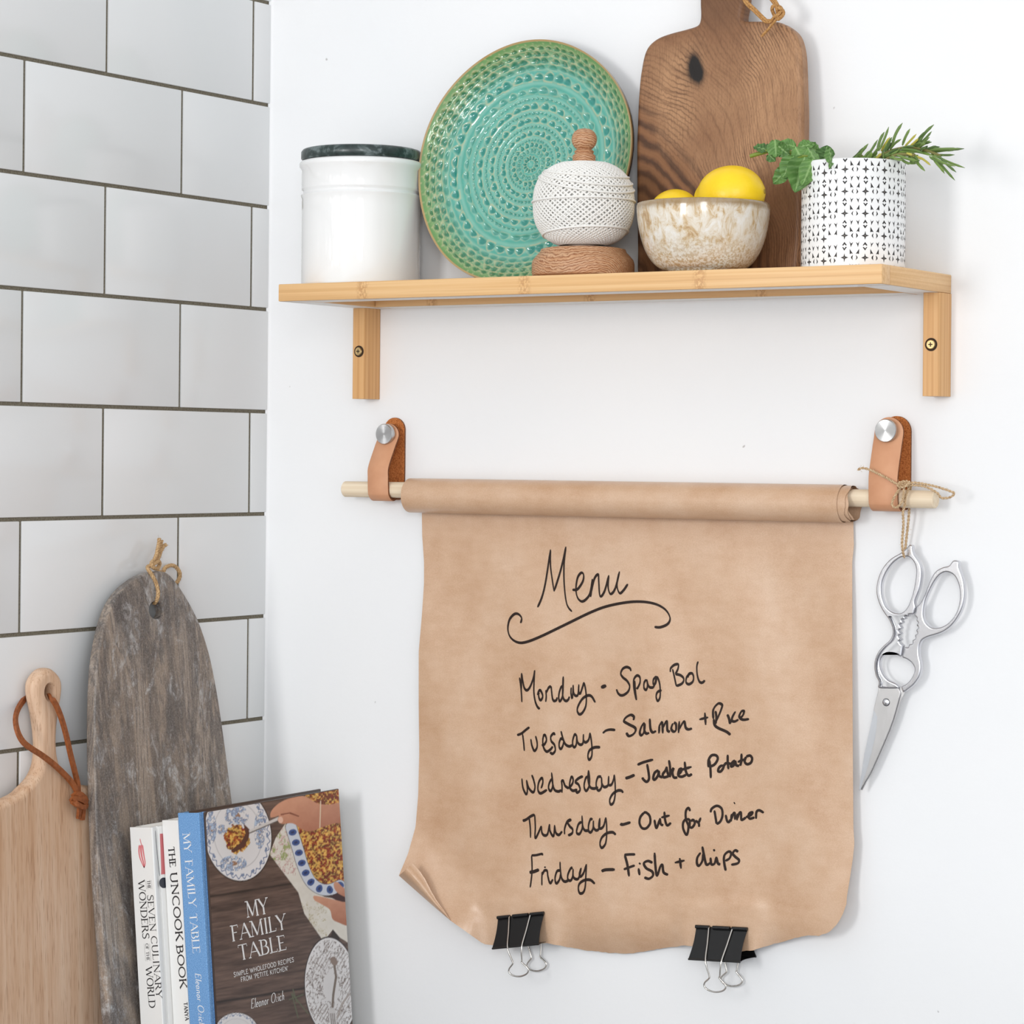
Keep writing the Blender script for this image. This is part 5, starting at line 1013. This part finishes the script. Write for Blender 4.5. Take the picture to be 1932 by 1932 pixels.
# name: (advance, strokes (points, weight: t thick, n thin, a by direction), serif points)
GL = {
 'A': (.78, [([(.04, 0), (.38, 1)], 'n'), ([(.38, 1), (.74, 0)], 't'), ([(.16, .35), (.60, .35)], 'n')], [(.04, 0), (.74, 0)]),
 'B': (.64, [([(.12, 0), (.12, 1)], 't'), ([(.12, .98), (.3, .98)] + arc(.3, .76, .2, .22, 90, -90) + [(.12, .54)], 'a'), ([(.12, .54), (.34, .54)] + arc(.34, .28, .24, .26, 90, -90) + [(.12, .02)], 'a')], [(.06, 0), (.06, 1)]),
 'C': (.74, [(arc(.42, .5, .37, .5, 45, 315, 24), 'a')], []), 'D': (.78, [([(.12, 0), (.12, 1)], 't'), ([(.12, .98), (.32, .98)] + arc(.32, .5, .38, .48, 90, -90, 20) + [(.12, .02)], 'a')], [(.06, 0), (.06, 1)]),
 'E': (.62, [([(.12, 0), (.12, 1)], 't'), ([(.12, .98), (.52, .98), (.53, .84)], 'n'), ([(.12, .52), (.42, .52)], 'n'), ([(.12, .02), (.55, .02), (.57, .18)], 'n')], [(.06, 0), (.06, 1)]),
 'F': (.58, [([(.12, 0), (.12, 1)], 't'), ([(.12, .98), (.5, .98), (.52, .82)], 'n'), ([(.12, .52), (.42, .52)], 'n')], [(.12, 0), (.06, 1)]),
 'H': (.82, [([(.12, 0), (.12, 1)], 't'), ([(.68, 0), (.68, 1)], 't'), ([(.12, .52), (.68, .52)], 'n')], [(.12, 0), (.12, 1), (.68, 0), (.68, 1)]),
 'I': (.32, [([(.16, 0), (.16, 1)], 't')], [(.16, 0), (.16, 1)]), 'K': (.74, [([(.12, 0), (.12, 1)], 't'), ([(.6, 1), (.14, .42)], 'n'), ([(.28, .58), (.66, 0)], 't')], [(.12, 0), (.12, 1), (.6, 1), (.66, 0)]),
 'L': (.58, [([(.12, 0), (.12, 1)], 't'), ([(.12, .02), (.52, .02), (.54, .2)], 'n')], [(.06, 0), (.12, 1)]),
 'M': (.96, [([(.1, 0), (.13, 1)], 'n'), ([(.13, 1), (.47, .04)], 't'), ([(.47, .04), (.8, 1)], 'n'), ([(.8, 1), (.84, 0)], 't')], [(.1, 0), (.06, 1), (.86, 1), (.84, 0)]),
 'N': (.82, [([(.12, 0), (.12, 1)], 'n'), ([(.12, 1), (.68, 0)], 't'), ([(.68, 0), (.68, 1)], 'n')], [(.12, 0), (.06, 1), (.68, 1)]),
 'O': (.84, [(arc(.42, .5, .36, .5, 90, 450, 32), 'a')], []), 'P': (.6, [([(.12, 0), (.12, 1)], 't'), ([(.12, .98), (.3, .98)] + arc(.3, .74, .22, .24, 90, -90) + [(.12, .5)], 'a')], [(.12, 0), (.06, 1)]),
 'R': (.7, [([(.12, 0), (.12, 1)], 't'), ([(.12, .98), (.3, .98)] + arc(.3, .75, .21, .23, 90, -90) + [(.12, .52)], 'a'), ([(.32, .52), (.64, 0)], 't')], [(.12, 0), (.06, 1), (.66, 0)]),
 'S': (.58, [([(.5, .82), (.47, .95), (.3, 1.0), (.12, .93), (.09, .74), (.24, .58), (.42, .45), (.5, .28), (.44, .06), (.26, 0), (.1, .05), (.06, .2)], 'c')], []),
 'T': (.7, [([(.35, 0), (.35, 1)], 't'), ([(.04, .82), (.05, .98), (.65, .98), (.66, .82)], 'n')], [(.35, 0)]),
 'U': (.82, [([(.13, 1), (.13, .3)] + arc(.4, .3, .27, .3, 180, 360) + [(.67, 1)], 'a')], [(.13, 1), (.67, 1)]), 'V': (.76, [([(.04, 1), (.38, 0)], 't'), ([(.38, 0), (.72, 1)], 'n')], [(.04, 1), (.72, 1)]),
 'W': (1.08, [([(.04, 1), (.32, 0)], 't'), ([(.32, 0), (.54, .9)], 'n'), ([(.54, .9), (.78, 0)], 't'), ([(.78, 0), (1.04, 1)], 'n')], [(.04, 1), (1.04, 1)]),
 'Y': (.74, [([(.04, 1), (.36, .45)], 't'), ([(.36, .45), (.68, 1)], 'n'), ([(.36, .45), (.36, 0)], 't')], [(.04, 1), (.68, 1), (.36, 0)]), "'": (.2, [([(.1, 1), (.08, .74)], 't')], []),
 'Z': (.64, [([(.08, .84), (.08, .98), (.56, .98), (.06, .02), (.58, .02), (.6, .18)], 'n')], []), ' ': (.34, [], []),
 'e': (.42, [([(.05, .26), (.34, .3)] + arc(.2, .27, .15, .26, 10, 320), 'a')], []), 'l': (.24, [([(.12, 1.0), (.12, .1), (.2, .02)], 't')], []), 'a': (.46, [(arc(.2, .25, .14, .25, 60, 300), 'a'), ([(.34, .5), (.34, .08), (.42, .02)], 't')], []),
 'n': (.5, [([(.1, .5), (.1, 0)], 't'), ([(.1, .34), (.2, .48), (.32, .5), (.37, .38), (.37, .08), (.45, .02)], 'a')], []), 'o': (.44, [(arc(.21, .25, .15, .25, 90, 450, 20), 'a')], []), 'r': (.34, [([(.1, .5), (.1, 0)], 't'), ([(.1, .32), (.2, .47), (.3, .48)], 'n')], []),
 'z': (.4, [([(.06, .48), (.32, .48), (.05, .02), (.34, .02)], 'n')], []), 'i': (.22, [([(.1, .5), (.1, .08), (.18, .02)], 't'), ([(.11, .70), (.11, .78)], 't')], []), 'c': (.38, [(arc(.2, .25, .15, .25, 50, 320), 'a')], []), 'h': (.5, [([(.1, 1.0), (.1, 0)], 't'), ([(.1, .34), (.2, .48), (.32, .5), (.37, .38), (.37, .08), (.45, .02)], 'a')], []),
}
def letters(mb, text, pn, p0, p1, p2, thick=.15, thin=.05, serif=.13, slant=0.0, off=.00012, track=.04):
    # baseline p0 -> p1, cap height p0 -> p2, all photo points on the plane pn = (normal, distance)
    n, d = pn; A, B_, C_ = [on(*p, n, d) for p in (p0, p1, p2)]; n = np.array(n, float)
    tot = sum(GL[ch][0] + track for ch in text) - track; ex = (B_ - A) / tot; ey = C_ - A; x = 0; z = [0]
    def sf(a, b): z[0] += 1; return A + ex * (a + slant * b) + ey * b + n * off
    for ch in text:
        adv, strokes, ser = GL[ch]
        for pts, wt in strokes:
            # widths are measured in cap heights on both axes
            q = np.linalg.norm(ex) / np.linalg.norm(ey); P = [((x + a) * q, b) for a, b in pts]
            wf = {'t': lambda an, t: thick, 'n': lambda an, t: thin, 'a': lambda an, t: thin + (thick - thin) * abs(math.sin(an)), 'c': lambda an, t: thin + (thick - thin) * (1 - abs(2 * t - 1)) ** .7}[wt]
            ribbon(mb, P, wf, lambda a, b: sf(a / q, b), 4, smooth=(wt == 'c'), taper=False)
        if serif:
            q = np.linalg.norm(ex) / np.linalg.norm(ey)
            for a, b in ser: ribbon(mb, [((x + a) * q - serif, b), ((x + a) * q + serif, b)], lambda an, t: thin * 1.1, lambda a, b: sf(a / q, b), 1, smooth=False, taper=False)
        x += adv + track

# ------------------------------------------------------------------ the three cookbooks
kz = 450 / 1882
ZP = lambda a, b: (230 + a * kz, 1470 + b * kz)
INKB = plain('black_print_ink', lin(44, 42, 44), .5); WPR = plain('white_print', lin(236, 236, 236), .5); WCOV = plain('white_book_cover', lin(232, 231, 228), .35, spec=.4); PAGES = plain('book_pages', lin(226, 218, 202), .8)
YS3 = -0.2530                                 # how far the spines stand from the back wall
_t, _b = at(*ZP(603, 262), YS3), at(*ZP(698, 1932), YS3)
BV3 = (_t - _b) / np.linalg.norm(_t - _b); BV3[1] = 0; BV3 /= np.linalg.norm(BV3); BT3 = np.array([BV3[2], 0, -BV3[0]])
def tz(p, ys): return at(*ZP(*p), ys) @ BT3
def book_frame(ltop, ys, t1):                 # spine from the photo point ltop to thickness coordinate t1
    a = at(*ZP(*ltop), ys); th = t1 - a @ BT3; h = (a[2] - WORK - .0005) / BV3[2]; O = a - BV3 * h; O[1] = ys
    return O, np.array([0, 1., 0]), BV3, BT3, th, h
t2r = tz((438, 268), YS3) - .0007; YS2 = YS3 + .0005; t1r = tz((313, 325), YS2) - .0007
YS1 = YS3; 
for _ in range(40): YS1 += (tz((236, 375), YS1) - t1r) * 1.2
def bookbox(mb, fr, u0, u1, v0, v1, t0, t1, bev=.0006, mi=0):
    O, U, V, T = fr[:4]; m2 = MB(); box(m2, (u0, v0, t0), (u1, v1, t1), 0, bev); mb.add([O + U * p[0] + V * p[1] + T * p[2] for p in m2.v], m2.f, mi)
def book(name, label, fr, D, spine_mat, board_mat, group='cookbooks leaning in the corner'):
    O, U, V, T, th, h = fr
    b = thing(name, label, 'book', O, group)
    sec = [(.0125, th - .0006), (.0092, th - .0002), (.0082, th - .0022), (.0045, th - .0022), (.0030, th), (.0008, th), (0, th - .0008), (0, .0008), (.0008, 0), (.0030, 0), (.0045, .0022), (.0082, .0022), (.0092, .0002), (.0125, .0006), (.0125, .0030), (.0030, .0032), (.0022, .0040), (.0022, th - .0040), (.0030, th - .0032), (.0125, th - .0030)]
    mb = MB(); m_ = len(sec)
    for v in (0, h): mb.v += [tuple(O + U * u + V * v + T * t) for u, t in sec]
    for k in range(m_): mb.f.append([k, (k + 1) % m_, m_ + (k + 1) % m_, m_ + k]); mb.m.append(0)
    for s_ in (0, m_):
        for t in geometry.tessellate_polygon([[Vector((a, b_, 0)) for a, b_ in sec]]): mb.f.append([i + s_ for i in t]); mb.m.append(0)
    sp_ = obj('spine', mb, spine_mat, b, smooth=40)
    mb = MB(); bookbox(mb, fr, .0086, D, 0, h, th - .0027, th); fc = obj('front_cover', mb, board_mat, b, smooth=40)
    mb = MB(); bookbox(mb, fr, .0086, D, 0, h, 0, .0027); obj('back_cover', mb, board_mat, b, smooth=40)
    mb = MB(); bookbox(mb, fr, .0035, D - .004, .0035, h - .0035, .0033, th - .0033, 0); obj('pages', mb, PAGES, b, smooth=0)
    return b, sp_, fc
SPN = (0, -1, 0)
# white book, chilli on its spine
f1 = book_frame((58, 381), YS1, t1r)
b1, s1, c1 = book('hardback_book', 'white book with a pink chilli on spine, leftmost of the three books in the corner', f1, .190, WCOV, WCOV)
pn = (SPN, -YS1); mb = MB()
for t_, p0, p1, cap in (('SEVEN', (200, 914), (224, 1205), 46), ('CULINARY', (229, 1240), (273, 1730), 46), ('WONDERS', (128, 800), (166, 1262), 50), ('WORLD', (187, 1482), (216, 1808), 50)):
    letters(mb, t_, pn, ZP(*p0), ZP(*p1), ZP(p0[0] + cap, p0[1] - 3), .15, .06, .12)
for t_, p0, p1, cap in (('THE', (199, 798), (205, 868), 24), ('OF THE', (186, 1298), (198, 1436), 22)):
    letters(mb, t_, pn, ZP(*p0), ZP(*p1), ZP(p0[0] + cap, p0[1] - 2), .17, .08, .10)
    for dx in (-10, cap + 10): ribbon(mb, [ZP(p0[0] + dx, p0[1]), ZP(p1[0] + dx, p1[1])], lambda an, t: .5, lambda a, b: on(a, b, SPN, -YS1) + np.array([0, -.0001, 0]), 1, smooth=False)
obj('lettering', mb, INKB, s1, smooth=0)
mb = MB(); sfs = lambda a, b: on(*ZP(a, b), SPN, -YS1) + np.array([0, -.0001, 0])
PNK = plain('pink_print', lin(212, 118, 122), .5)
ribbon(mb, [(143, 470), (150, 500), (158, 525)], lambda an, t: 6, sfs, 5)
for off_, w_ in ((-17, 12), (0, 16), (17, 12)): ribbon(mb, [(150 + off_ * .7, 520), (152 + off_, 570), (160 + off_, 620), (172 + off_ * .7, 665), (176, 700)], lambda an, t: w_ * (1 - .5 * t), sfs, 6)
obj('printed_chilli', mb, PNK, s1, smooth=0, label='pink printed chilli')
O, U, V, T, th, h = f1; cn = tuple(T); cdist = float(O @ T + th)
cs_ = lambda a, b: on(*ZP(a, b), cn, cdist) + T * .0001
mb = MB(); ribbon(mb, [(312, 430), (322, 560), (332, 700), (336, 750)], lambda an, t: 26 + 30 * t, cs_, 5, taper=False); obj('printed_jar', mb, PNK, c1, smooth=0)
mb = MB(); ribbon(mb, [(264, 405), (272, 520), (290, 700), (298, 765)], lambda an, t: 4, cs_, 5)
P = [(330 + 36 * math.cos(2 * PI * k / 24), 818 + 42 * math.sin(2 * PI * k / 24)) for k in range(24)]; mb.add([cs_(*p) for p in P], [tuple(range(24))]); obj('printed_lid', mb, plain('dark_blue_print', lin(46, 50, 62), .5), c1, smooth=0)
# white book, bold black title
f2 = book_frame((313, 325), YS2, t2r)
b2, s2, c2 = book('hardback_book', 'white book with bold black title on spine, between the other two books', f2, .185, WCOV, WCOV)
pn = (SPN, -YS2); mb = MB()
for t_, p0, p1, cap in (('THE', (367, 536), (380, 697), 46), ('UNCOOK', (380, 736), (430, 1280), 52), ('BOOK', (430, 1312), (462, 1655), 50)): letters(mb, t_, pn, ZP(*p0), ZP(*p1), ZP(p0[0] + cap, p0[1] - 5), .19, .11, .14)
letters(mb, 'TANYA', pn, ZP(487, 1762), ZP(500, 1906), ZP(516, 1759), .2, .12, 0)
obj('lettering', mb, INKB, s2, smooth=0)
# cookbook with the blue cloth spine
f3 = book_frame((438, 268), YS3, tz((603, 262), YS3))
O, U, V, T, th, h = f3; D3 = float((on(*ZP(1699, 95), tuple(T), O @ T + th) - O) @ U + (on(*ZP(1835, 1932), tuple(T), O @ T + th) - O) @ U) / 2
BRD = plain('brown_printed_board', lin(70, 54, 46), .4)
b3, s3, c3 = book('hardback_book', 'cookbook with blue cloth spine and dark photographic cover, nearest the white wall', f3, D3, m_cloth(), BRD)
pn = (SPN, -YS3); mb = MB()
for t_, p0, p1, cap in (('MY', (480, 428), (495, 583), 56), ('FAMILY', (498, 640), (531, 1012), 58), ('TABLE', (534, 1062), (561, 1378), 58)): letters(mb, t_, pn, ZP(*p0), ZP(*p1), ZP(p0[0] + cap, p0[1] - 5), .13, .045, .12)
letters(mb, 'Eleanor Ozich', pn, ZP(577, 1528), ZP(612, 1950), ZP(577 + 46, 1524), .11, .06, 0, .22)
obj('lettering', mb, WPR, s3, smooth=0)
O, U, V, T, th, h = f3; cn = tuple(T); cdist = float(O @ T + th)
# the printed cover picture: planks, plates, pie dish and hands
rg = np.random.default_rng(11)
def vn(x, y, seed=0):                         # value noise
    xi, yi = np.floor(x).astype(int), np.floor(y).astype(int); fx, fy = x - xi, y - yi; fx = fx * fx * (3 - 2 * fx); fy = fy * fy * (3 - 2 * fy)
    hh = lambda a, b: ((np.sin(a * 127.1 + b * 311.7 + seed * 74.7) * 43758.5453) % 1.0)
    return (hh(xi, yi) * (1 - fx) + hh(xi + 1, yi) * fx) * (1 - fy) + (hh(xi, yi + 1) * (1 - fx) + hh(xi + 1, yi + 1) * fx) * fy
fbm = lambda x, y, s=0: vn(x, y, s) * .5 + vn(x * 2.1, y * 2.1, s + 1) * .3 + vn(x * 4.3, y * 4.3, s + 2) * .2
def inpoly(x, y, P):
    r_ = np.zeros(x.shape, bool); n = len(P)
    for i in range(n):
        x1_, y1_ = P[i]; x2_, y2_ = P[(i + 1) % n]
        cnd = ((y1_ > y) != (y2_ > y)) & (x < (x2_ - x1_) * (y - y1_) / ((y2_ - y1_) if y2_ != y1_ else 1e-9) + x1_); r_ ^= cnd
    return r_
L3 = lambda *c_: np.array(lin(*c_)[:3])
SS = 3; GU, GV = 290, 360; us = np.linspace(.0096, D3 - .0003, GU * SS); vs_ = np.linspace(.0004, h - .0004, GV * SS)
UU_, VV_ = np.meshgrid(us, vs_); P3 = O + UU_[..., None] * U + VV_[..., None] * V + T * (th + .00012)
dd = P3 - np.array([CX, CY, CZ]); zz = dd @ FW; X_ = ((966 + FPX * (dd @ RR) / zz) - 230) / kz; Y_ = ((966 + SHY - FPX * (dd @ UU) / zz) - 1470) / kz
sl = Y_ + .16 * X_
g = fbm(X_ / 160, sl / 14, 3); img = L3(66, 50, 45) + (L3(124, 100, 88) - L3(66, 50, 45)) * g[..., None] ** 1.3
for k_ in (1038, 1880, 2700): gp = np.exp(-((sl - k_) / 9) ** 2); img = img * (1 - .85 * gp[..., None])
img = img * (1.08 - .35 * np.clip((fbm(X_ / 190, sl / 50, 9) - .4) * 3, 0, 1))[..., None]
def put(mask, col): 
    global img
    img = np.where(mask[..., None], col, img)
def plate_(cx, cy, rx, ry, rot=0, blue=True, seed=1):
    dx, dy = X_ - cx, Y_ - cy; a = dx * math.cos(rot) + dy * math.sin(rot); b = -dx * math.sin(rot) + dy * math.cos(rot); rr = np.hypot(a / rx, b / ry); an = np.arctan2(b / ry, a / rx)
    put((rr < 1.03), L3(44, 34, 30) + 0 * img); base = L3(214, 211, 210) + (L3(228, 226, 226) - L3(214, 211, 210)) * np.clip(rr, 0, 1)[..., None]; put(rr < 1, base)
    put((abs(rr - .72) < .012), L3(196, 194, 194) + 0 * img)
    if blue:
        bl = (np.sin(an * 34) * .035 + .925); put((abs(rr - bl) < .014) & (rr < .985), L3(92, 112, 150) + 0 * img)
        sp_ = (np.sin(an * 17) > .55) & (abs(rr - .88) < .03); put(sp_, L3(120, 136, 164) + 0 * img)
    else:
        ln_ = (fbm(X_ / 26 + Y_ / 80, Y_ / 40 - X_ / 70, seed)); put((rr < .96) & (rr > .3) & (abs(ln_ - .5) < .035), L3(128, 116, 110) + 0 * img); put((rr < .96) & (abs(((X_ * .8 + Y_ * .45) / 22) % 1 - .5) < .09) & (rr > .45) & (fbm(X_ / 60, Y_ / 60, 5) > .5), L3(140, 126, 118) + 0 * img)
plate_(915, 440, 262, 362, -.12)
for cx, cy, rx, ry, sd in ((905, 290, 95, 85, 1), (705, 390, 42, 120, 2), (1088, 400, 45, 150, 3), (880, 665, 105, 62, 4), (790, 400, 40, 40, 5)):
    rr = np.hypot((X_ - cx) / rx, (Y_ - cy) / ry); f_ = fbm(X_ / 17, Y_ / 17, sd); m_ = (rr < 1) & (f_ > .50); put(m_, L3(96, 116, 158) + (L3(182, 198, 216) - L3(96, 116, 158)) * np.clip((f_ - .5) * 5, 0, 1)[..., None]); put((rr < 1) & (abs(f_ - .47) < .018), L3(52, 58, 74) + 0 * img); put((rr < .3) & (f_ < .42), L3(150, 110, 80) + 0 * img)
def food(mask, seed, dark=0.0):
    f_ = fbm(X_ / 24, Y_ / 24, seed); g_ = fbm(X_ / 13, Y_ / 13, seed + 7)
    k1 = np.clip((g_ - .46) * 6, 0, 1)[..., None]; k2 = np.clip((f_ - .45) * 7, 0, 1)[..., None]; k3 = np.clip((.44 - g_) * 8, 0, 1)[..., None]
    c_ = L3(92, 44, 22) + (L3(178, 102, 40) - L3(92, 44, 22)) * k2; c_ = c_ + (L3(228, 182, 92) - c_) * k1; c_ = c_ + (L3(138, 34, 22) - c_) * k3; c_ = c_ * (.65 + .6 * f_[..., None]) * (1 - dark); put(mask, c_)
food(np.hypot((X_ - 905) / 98, (Y_ - 478) / 112) + (fbm(X_ / 30, Y_ / 30, 4) - .5) * .5 < 1, 21)
put(inpoly(X_, Y_, [(960, 350), (1010, 400), (1000, 470), (960, 540), (880, 582), (860, 560), (940, 500), (975, 430)]), L3(84, 46, 34) + 0 * img)
put(inpoly(X_, Y_, [(1000, 405), (1010, 430), (1240, 330), (1400, 275), (1400, 255), (1230, 300)]), L3(208, 204, 200) + 0 * img); put(inpoly(X_, Y_, [(1005, 422), (1010, 430), (1240, 330), (1238, 322)]), L3(96, 88, 82) + 0 * img)
cloth = [(1290, 350), (1330, 390), (1420, 700), (1500, 880), (1600, 930), (1800, 960), (1800, 1300), (1720, 1250), (1665, 1185), (1592, 1282), (1440, 1062), (1392, 895), (1340, 825), (1165, 592), (1215, 460)]
m_ = inpoly(X_, Y_, cloth); put(m_, L3(214, 208, 196) + (L3(228, 224, 214) - L3(214, 208, 196)) * fbm(X_ / 60, Y_ / 60, 6)[..., None])
f_ = fbm(X_ / 20, Y_ / 30, 8); put(m_ & (Y_ < 760) & (X_ < 1400) & (abs(f_ - .5) < .02), L3(176, 86, 90) + 0 * img); put(m_ & (Y_ < 640) & (X_ < 1330) & (f_ > .62), L3(158, 166, 112) + 0 * img); put(m_ & (Y_ > 960) & (abs(f_ - .62) < .02) & (X_ < 1620), L3(170, 156, 100) + 0 * img)
ctr = [(1335, 380), (1385, 540), (1430, 690), (1490, 810), (1570, 868), (1650, 870), (1720, 840)]
def distpath(P):
    d_ = np.full(X_.shape, 1e9); tt = np.zeros(X_.shape); acc = 0
    for (a, b), (c_, e_) in zip(P, P[1:]):
        lx, ly = c_ - a, e_ - b; L2 = lx * lx + ly * ly; t_ = np.clip(((X_ - a) * lx + (Y_ - b) * ly) / L2, 0, 1); q_ = np.hypot(X_ - a - lx * t_, Y_ - b - ly * t_); tt = np.where(q_ < d_, acc + t_ * math.sqrt(L2), tt); d_ = np.minimum(d_, q_); acc += math.sqrt(L2)
    return d_, tt
CTR = [tuple(p) for p in smooth_path(ctr, 6)]; d_, tt = distpath(CTR)
food(inpoly(X_, Y_, CTR + [(1800, 800), (1800, 60), (1480, 60), (1420, 200)]), 33)
put((X_ > 1480) & (Y_ < 250) & (fbm(X_ / 20, Y_ / 20, 12) > .55), L3(120, 56, 28) + 0 * img)
put(d_ < 47, L3(86, 78, 78) + 0 * img); put(d_ < 43, L3(206, 212, 222) + 0 * img); put((d_ < 32) & (np.abs((tt / 84) % 1 - .5) < .3) & ((d_ / 32) ** 2 + (((tt / 84) % 1 - .5) / .3) ** 2 < 1), L3(58, 84, 142) + 0 * img); put((d_ < 13) & (np.abs((tt / 84) % 1 - .5) < .1), L3(34, 48, 92) + 0 * img)
sk = L3(214, 158, 128); sd_ = L3(168, 104, 78)
def skin(P, x0_, y0_, gx, gy):
    m_ = inpoly(X_, Y_, [tuple(p) for p in smooth_path(P, 5, closed=True)]); t_ = np.clip(((X_ - x0_) * gx + (Y_ - y0_) * gy), 0, 1); put(m_, sk + (sd_ - sk) * (t_ * .75 + .25 * fbm(X_ / 40, Y_ / 40, 15))[..., None])
skin([(1172, 300), (1180, 250), (1240, 190), (1330, 150), (1440, 135), (1540, 190), (1640, 200), (1800, 180), (1800, 345), (1690, 348), (1580, 380), (1500, 410), (1430, 402), (1350, 350), (1260, 352), (1228, 322), (1240, 290), (1200, 300)], 1300, 200, .001, .0035)
put(inpoly(X_, Y_, [(1250, 275), (1330, 262), (1400, 290), (1395, 298), (1320, 272), (1255, 285)]), L3(126, 66, 48) + 0 * img); put(np.hypot((X_ - 1252) / 20, (Y_ - 322) / 26) < 1, L3(232, 190, 168) + 0 * img); put((np.abs(X_ - 1566 + (Y_ - 250) * .03) < 4) & (Y_ > 170) & (Y_ < 385), L3(226, 206, 178) + 0 * img)
put(inpoly(X_, Y_, [(1640, 930), (1700, 895), (1800, 900), (1800, 1000), (1700, 960)]), L3(60, 30, 30) + 0 * img)
skin([(1512, 922), (1560, 925), (1650, 945), (1740, 968), (1800, 985), (1800, 1150), (1700, 1128), (1660, 1100), (1640, 1030), (1570, 985), (1520, 955)], 1550, 920, .001, .004); skin([(1672, 822), (1700, 812), (1740, 850), (1800, 890), (1800, 940), (1720, 910), (1680, 870)], 1680, 820, .002, .006)
put(inpoly(X_, Y_, [(1640, 1262), (1665, 1188), (1720, 1252), (1700, 1300)]), L3(46, 36, 34) + 0 * img)
plate_(1650, 1640, 205, 388, -.06, False, 14)
for P_, w_, c_ in (([(1672, 1440), (1690, 1560), (1668, 1700), (1660, 1830)], 9, (120, 106, 96)), ([(1668, 1425), (1676, 1445)], 24, (140, 122, 112)), ([(1660, 1830), (1672, 1930)], 26, (206, 202, 200)), ([(1790, 1700), (1740, 1770), (1700, 1880)], 8, (170, 160, 154))):
    d_, _ = distpath(P_); put(d_ < w_, L3(*c_) + 0 * img)
for k_ in range(3): d_, _ = distpath([(1648 + 14 * k_, 1850), (1655 + 14 * k_, 1950)]); put(d_ < 3, L3(110, 98, 92) + 0 * img)
plate_(905, 2010, 175, 165, 0, True)
for P_ in ([(1340, 1690), (1420, 1790), (1470, 1850)], [(1340, 1690), (1390, 1880)], [(1320, 1740), (1430, 1700)], [(1350, 1660), (1380, 1760)]): d_, _ = distpath(P_); put(d_ < 4, L3(92, 98, 74) + 0 * img)
img = img.reshape(GV, SS, GU, SS, 3).mean(axis=(1, 3)); P3 = P3.reshape(GV, SS, GU, SS, 3).mean(axis=(1, 3))
mb = MB(); mb.add(P3.reshape(-1, 3), [(j * GU + i, j * GU + i + 1, (j + 1) * GU + i + 1, (j + 1) * GU + i) for j in range(GV - 1) for i in range(GU - 1)]); mb.c = img.reshape(-1, 3)
obj('printed_picture', mb, m_tint('printed_cover', .38, .4), c3, smooth=0, label='printed picture of plates, pie and hands on dark planks')
mb = MB(); pn = (cn, cdist)
for t_, p0, p1, p2, w_ in (('MY', (985, 1090), (1158, 1056), (970, 968), 1), ('FAMILY', (868, 1280), (1300, 1178), (853, 1160), 1), ('TABLE', (925, 1430), (1302, 1343), (908, 1312), 1)): letters(mb, t_, pn, ZP(*p0), ZP(*p1), ZP(*p2), .16, .055, .13, off=.0003)
for t_, p0, p1, cap in (('SIMPLE WHOLEFOOD RECIPES', (882, 1562), (1356, 1440), 36), ("FROM 'PETITE KITCHEN'", (938, 1600), (1312, 1508), 36)): letters(mb, t_, pn, ZP(*p0), ZP(*p1), ZP(p0[0] - 4, p0[1] - cap), .15, .13, 0, off=.0003, track=.1)
letters(mb, 'Eleanor Ozich', pn, ZP(1015, 1812), ZP(1280, 1740), ZP(1008, 1738), .10, .055, 0, .25, off=.0003)
obj('lettering', mb, WPR, c3, smooth=0)
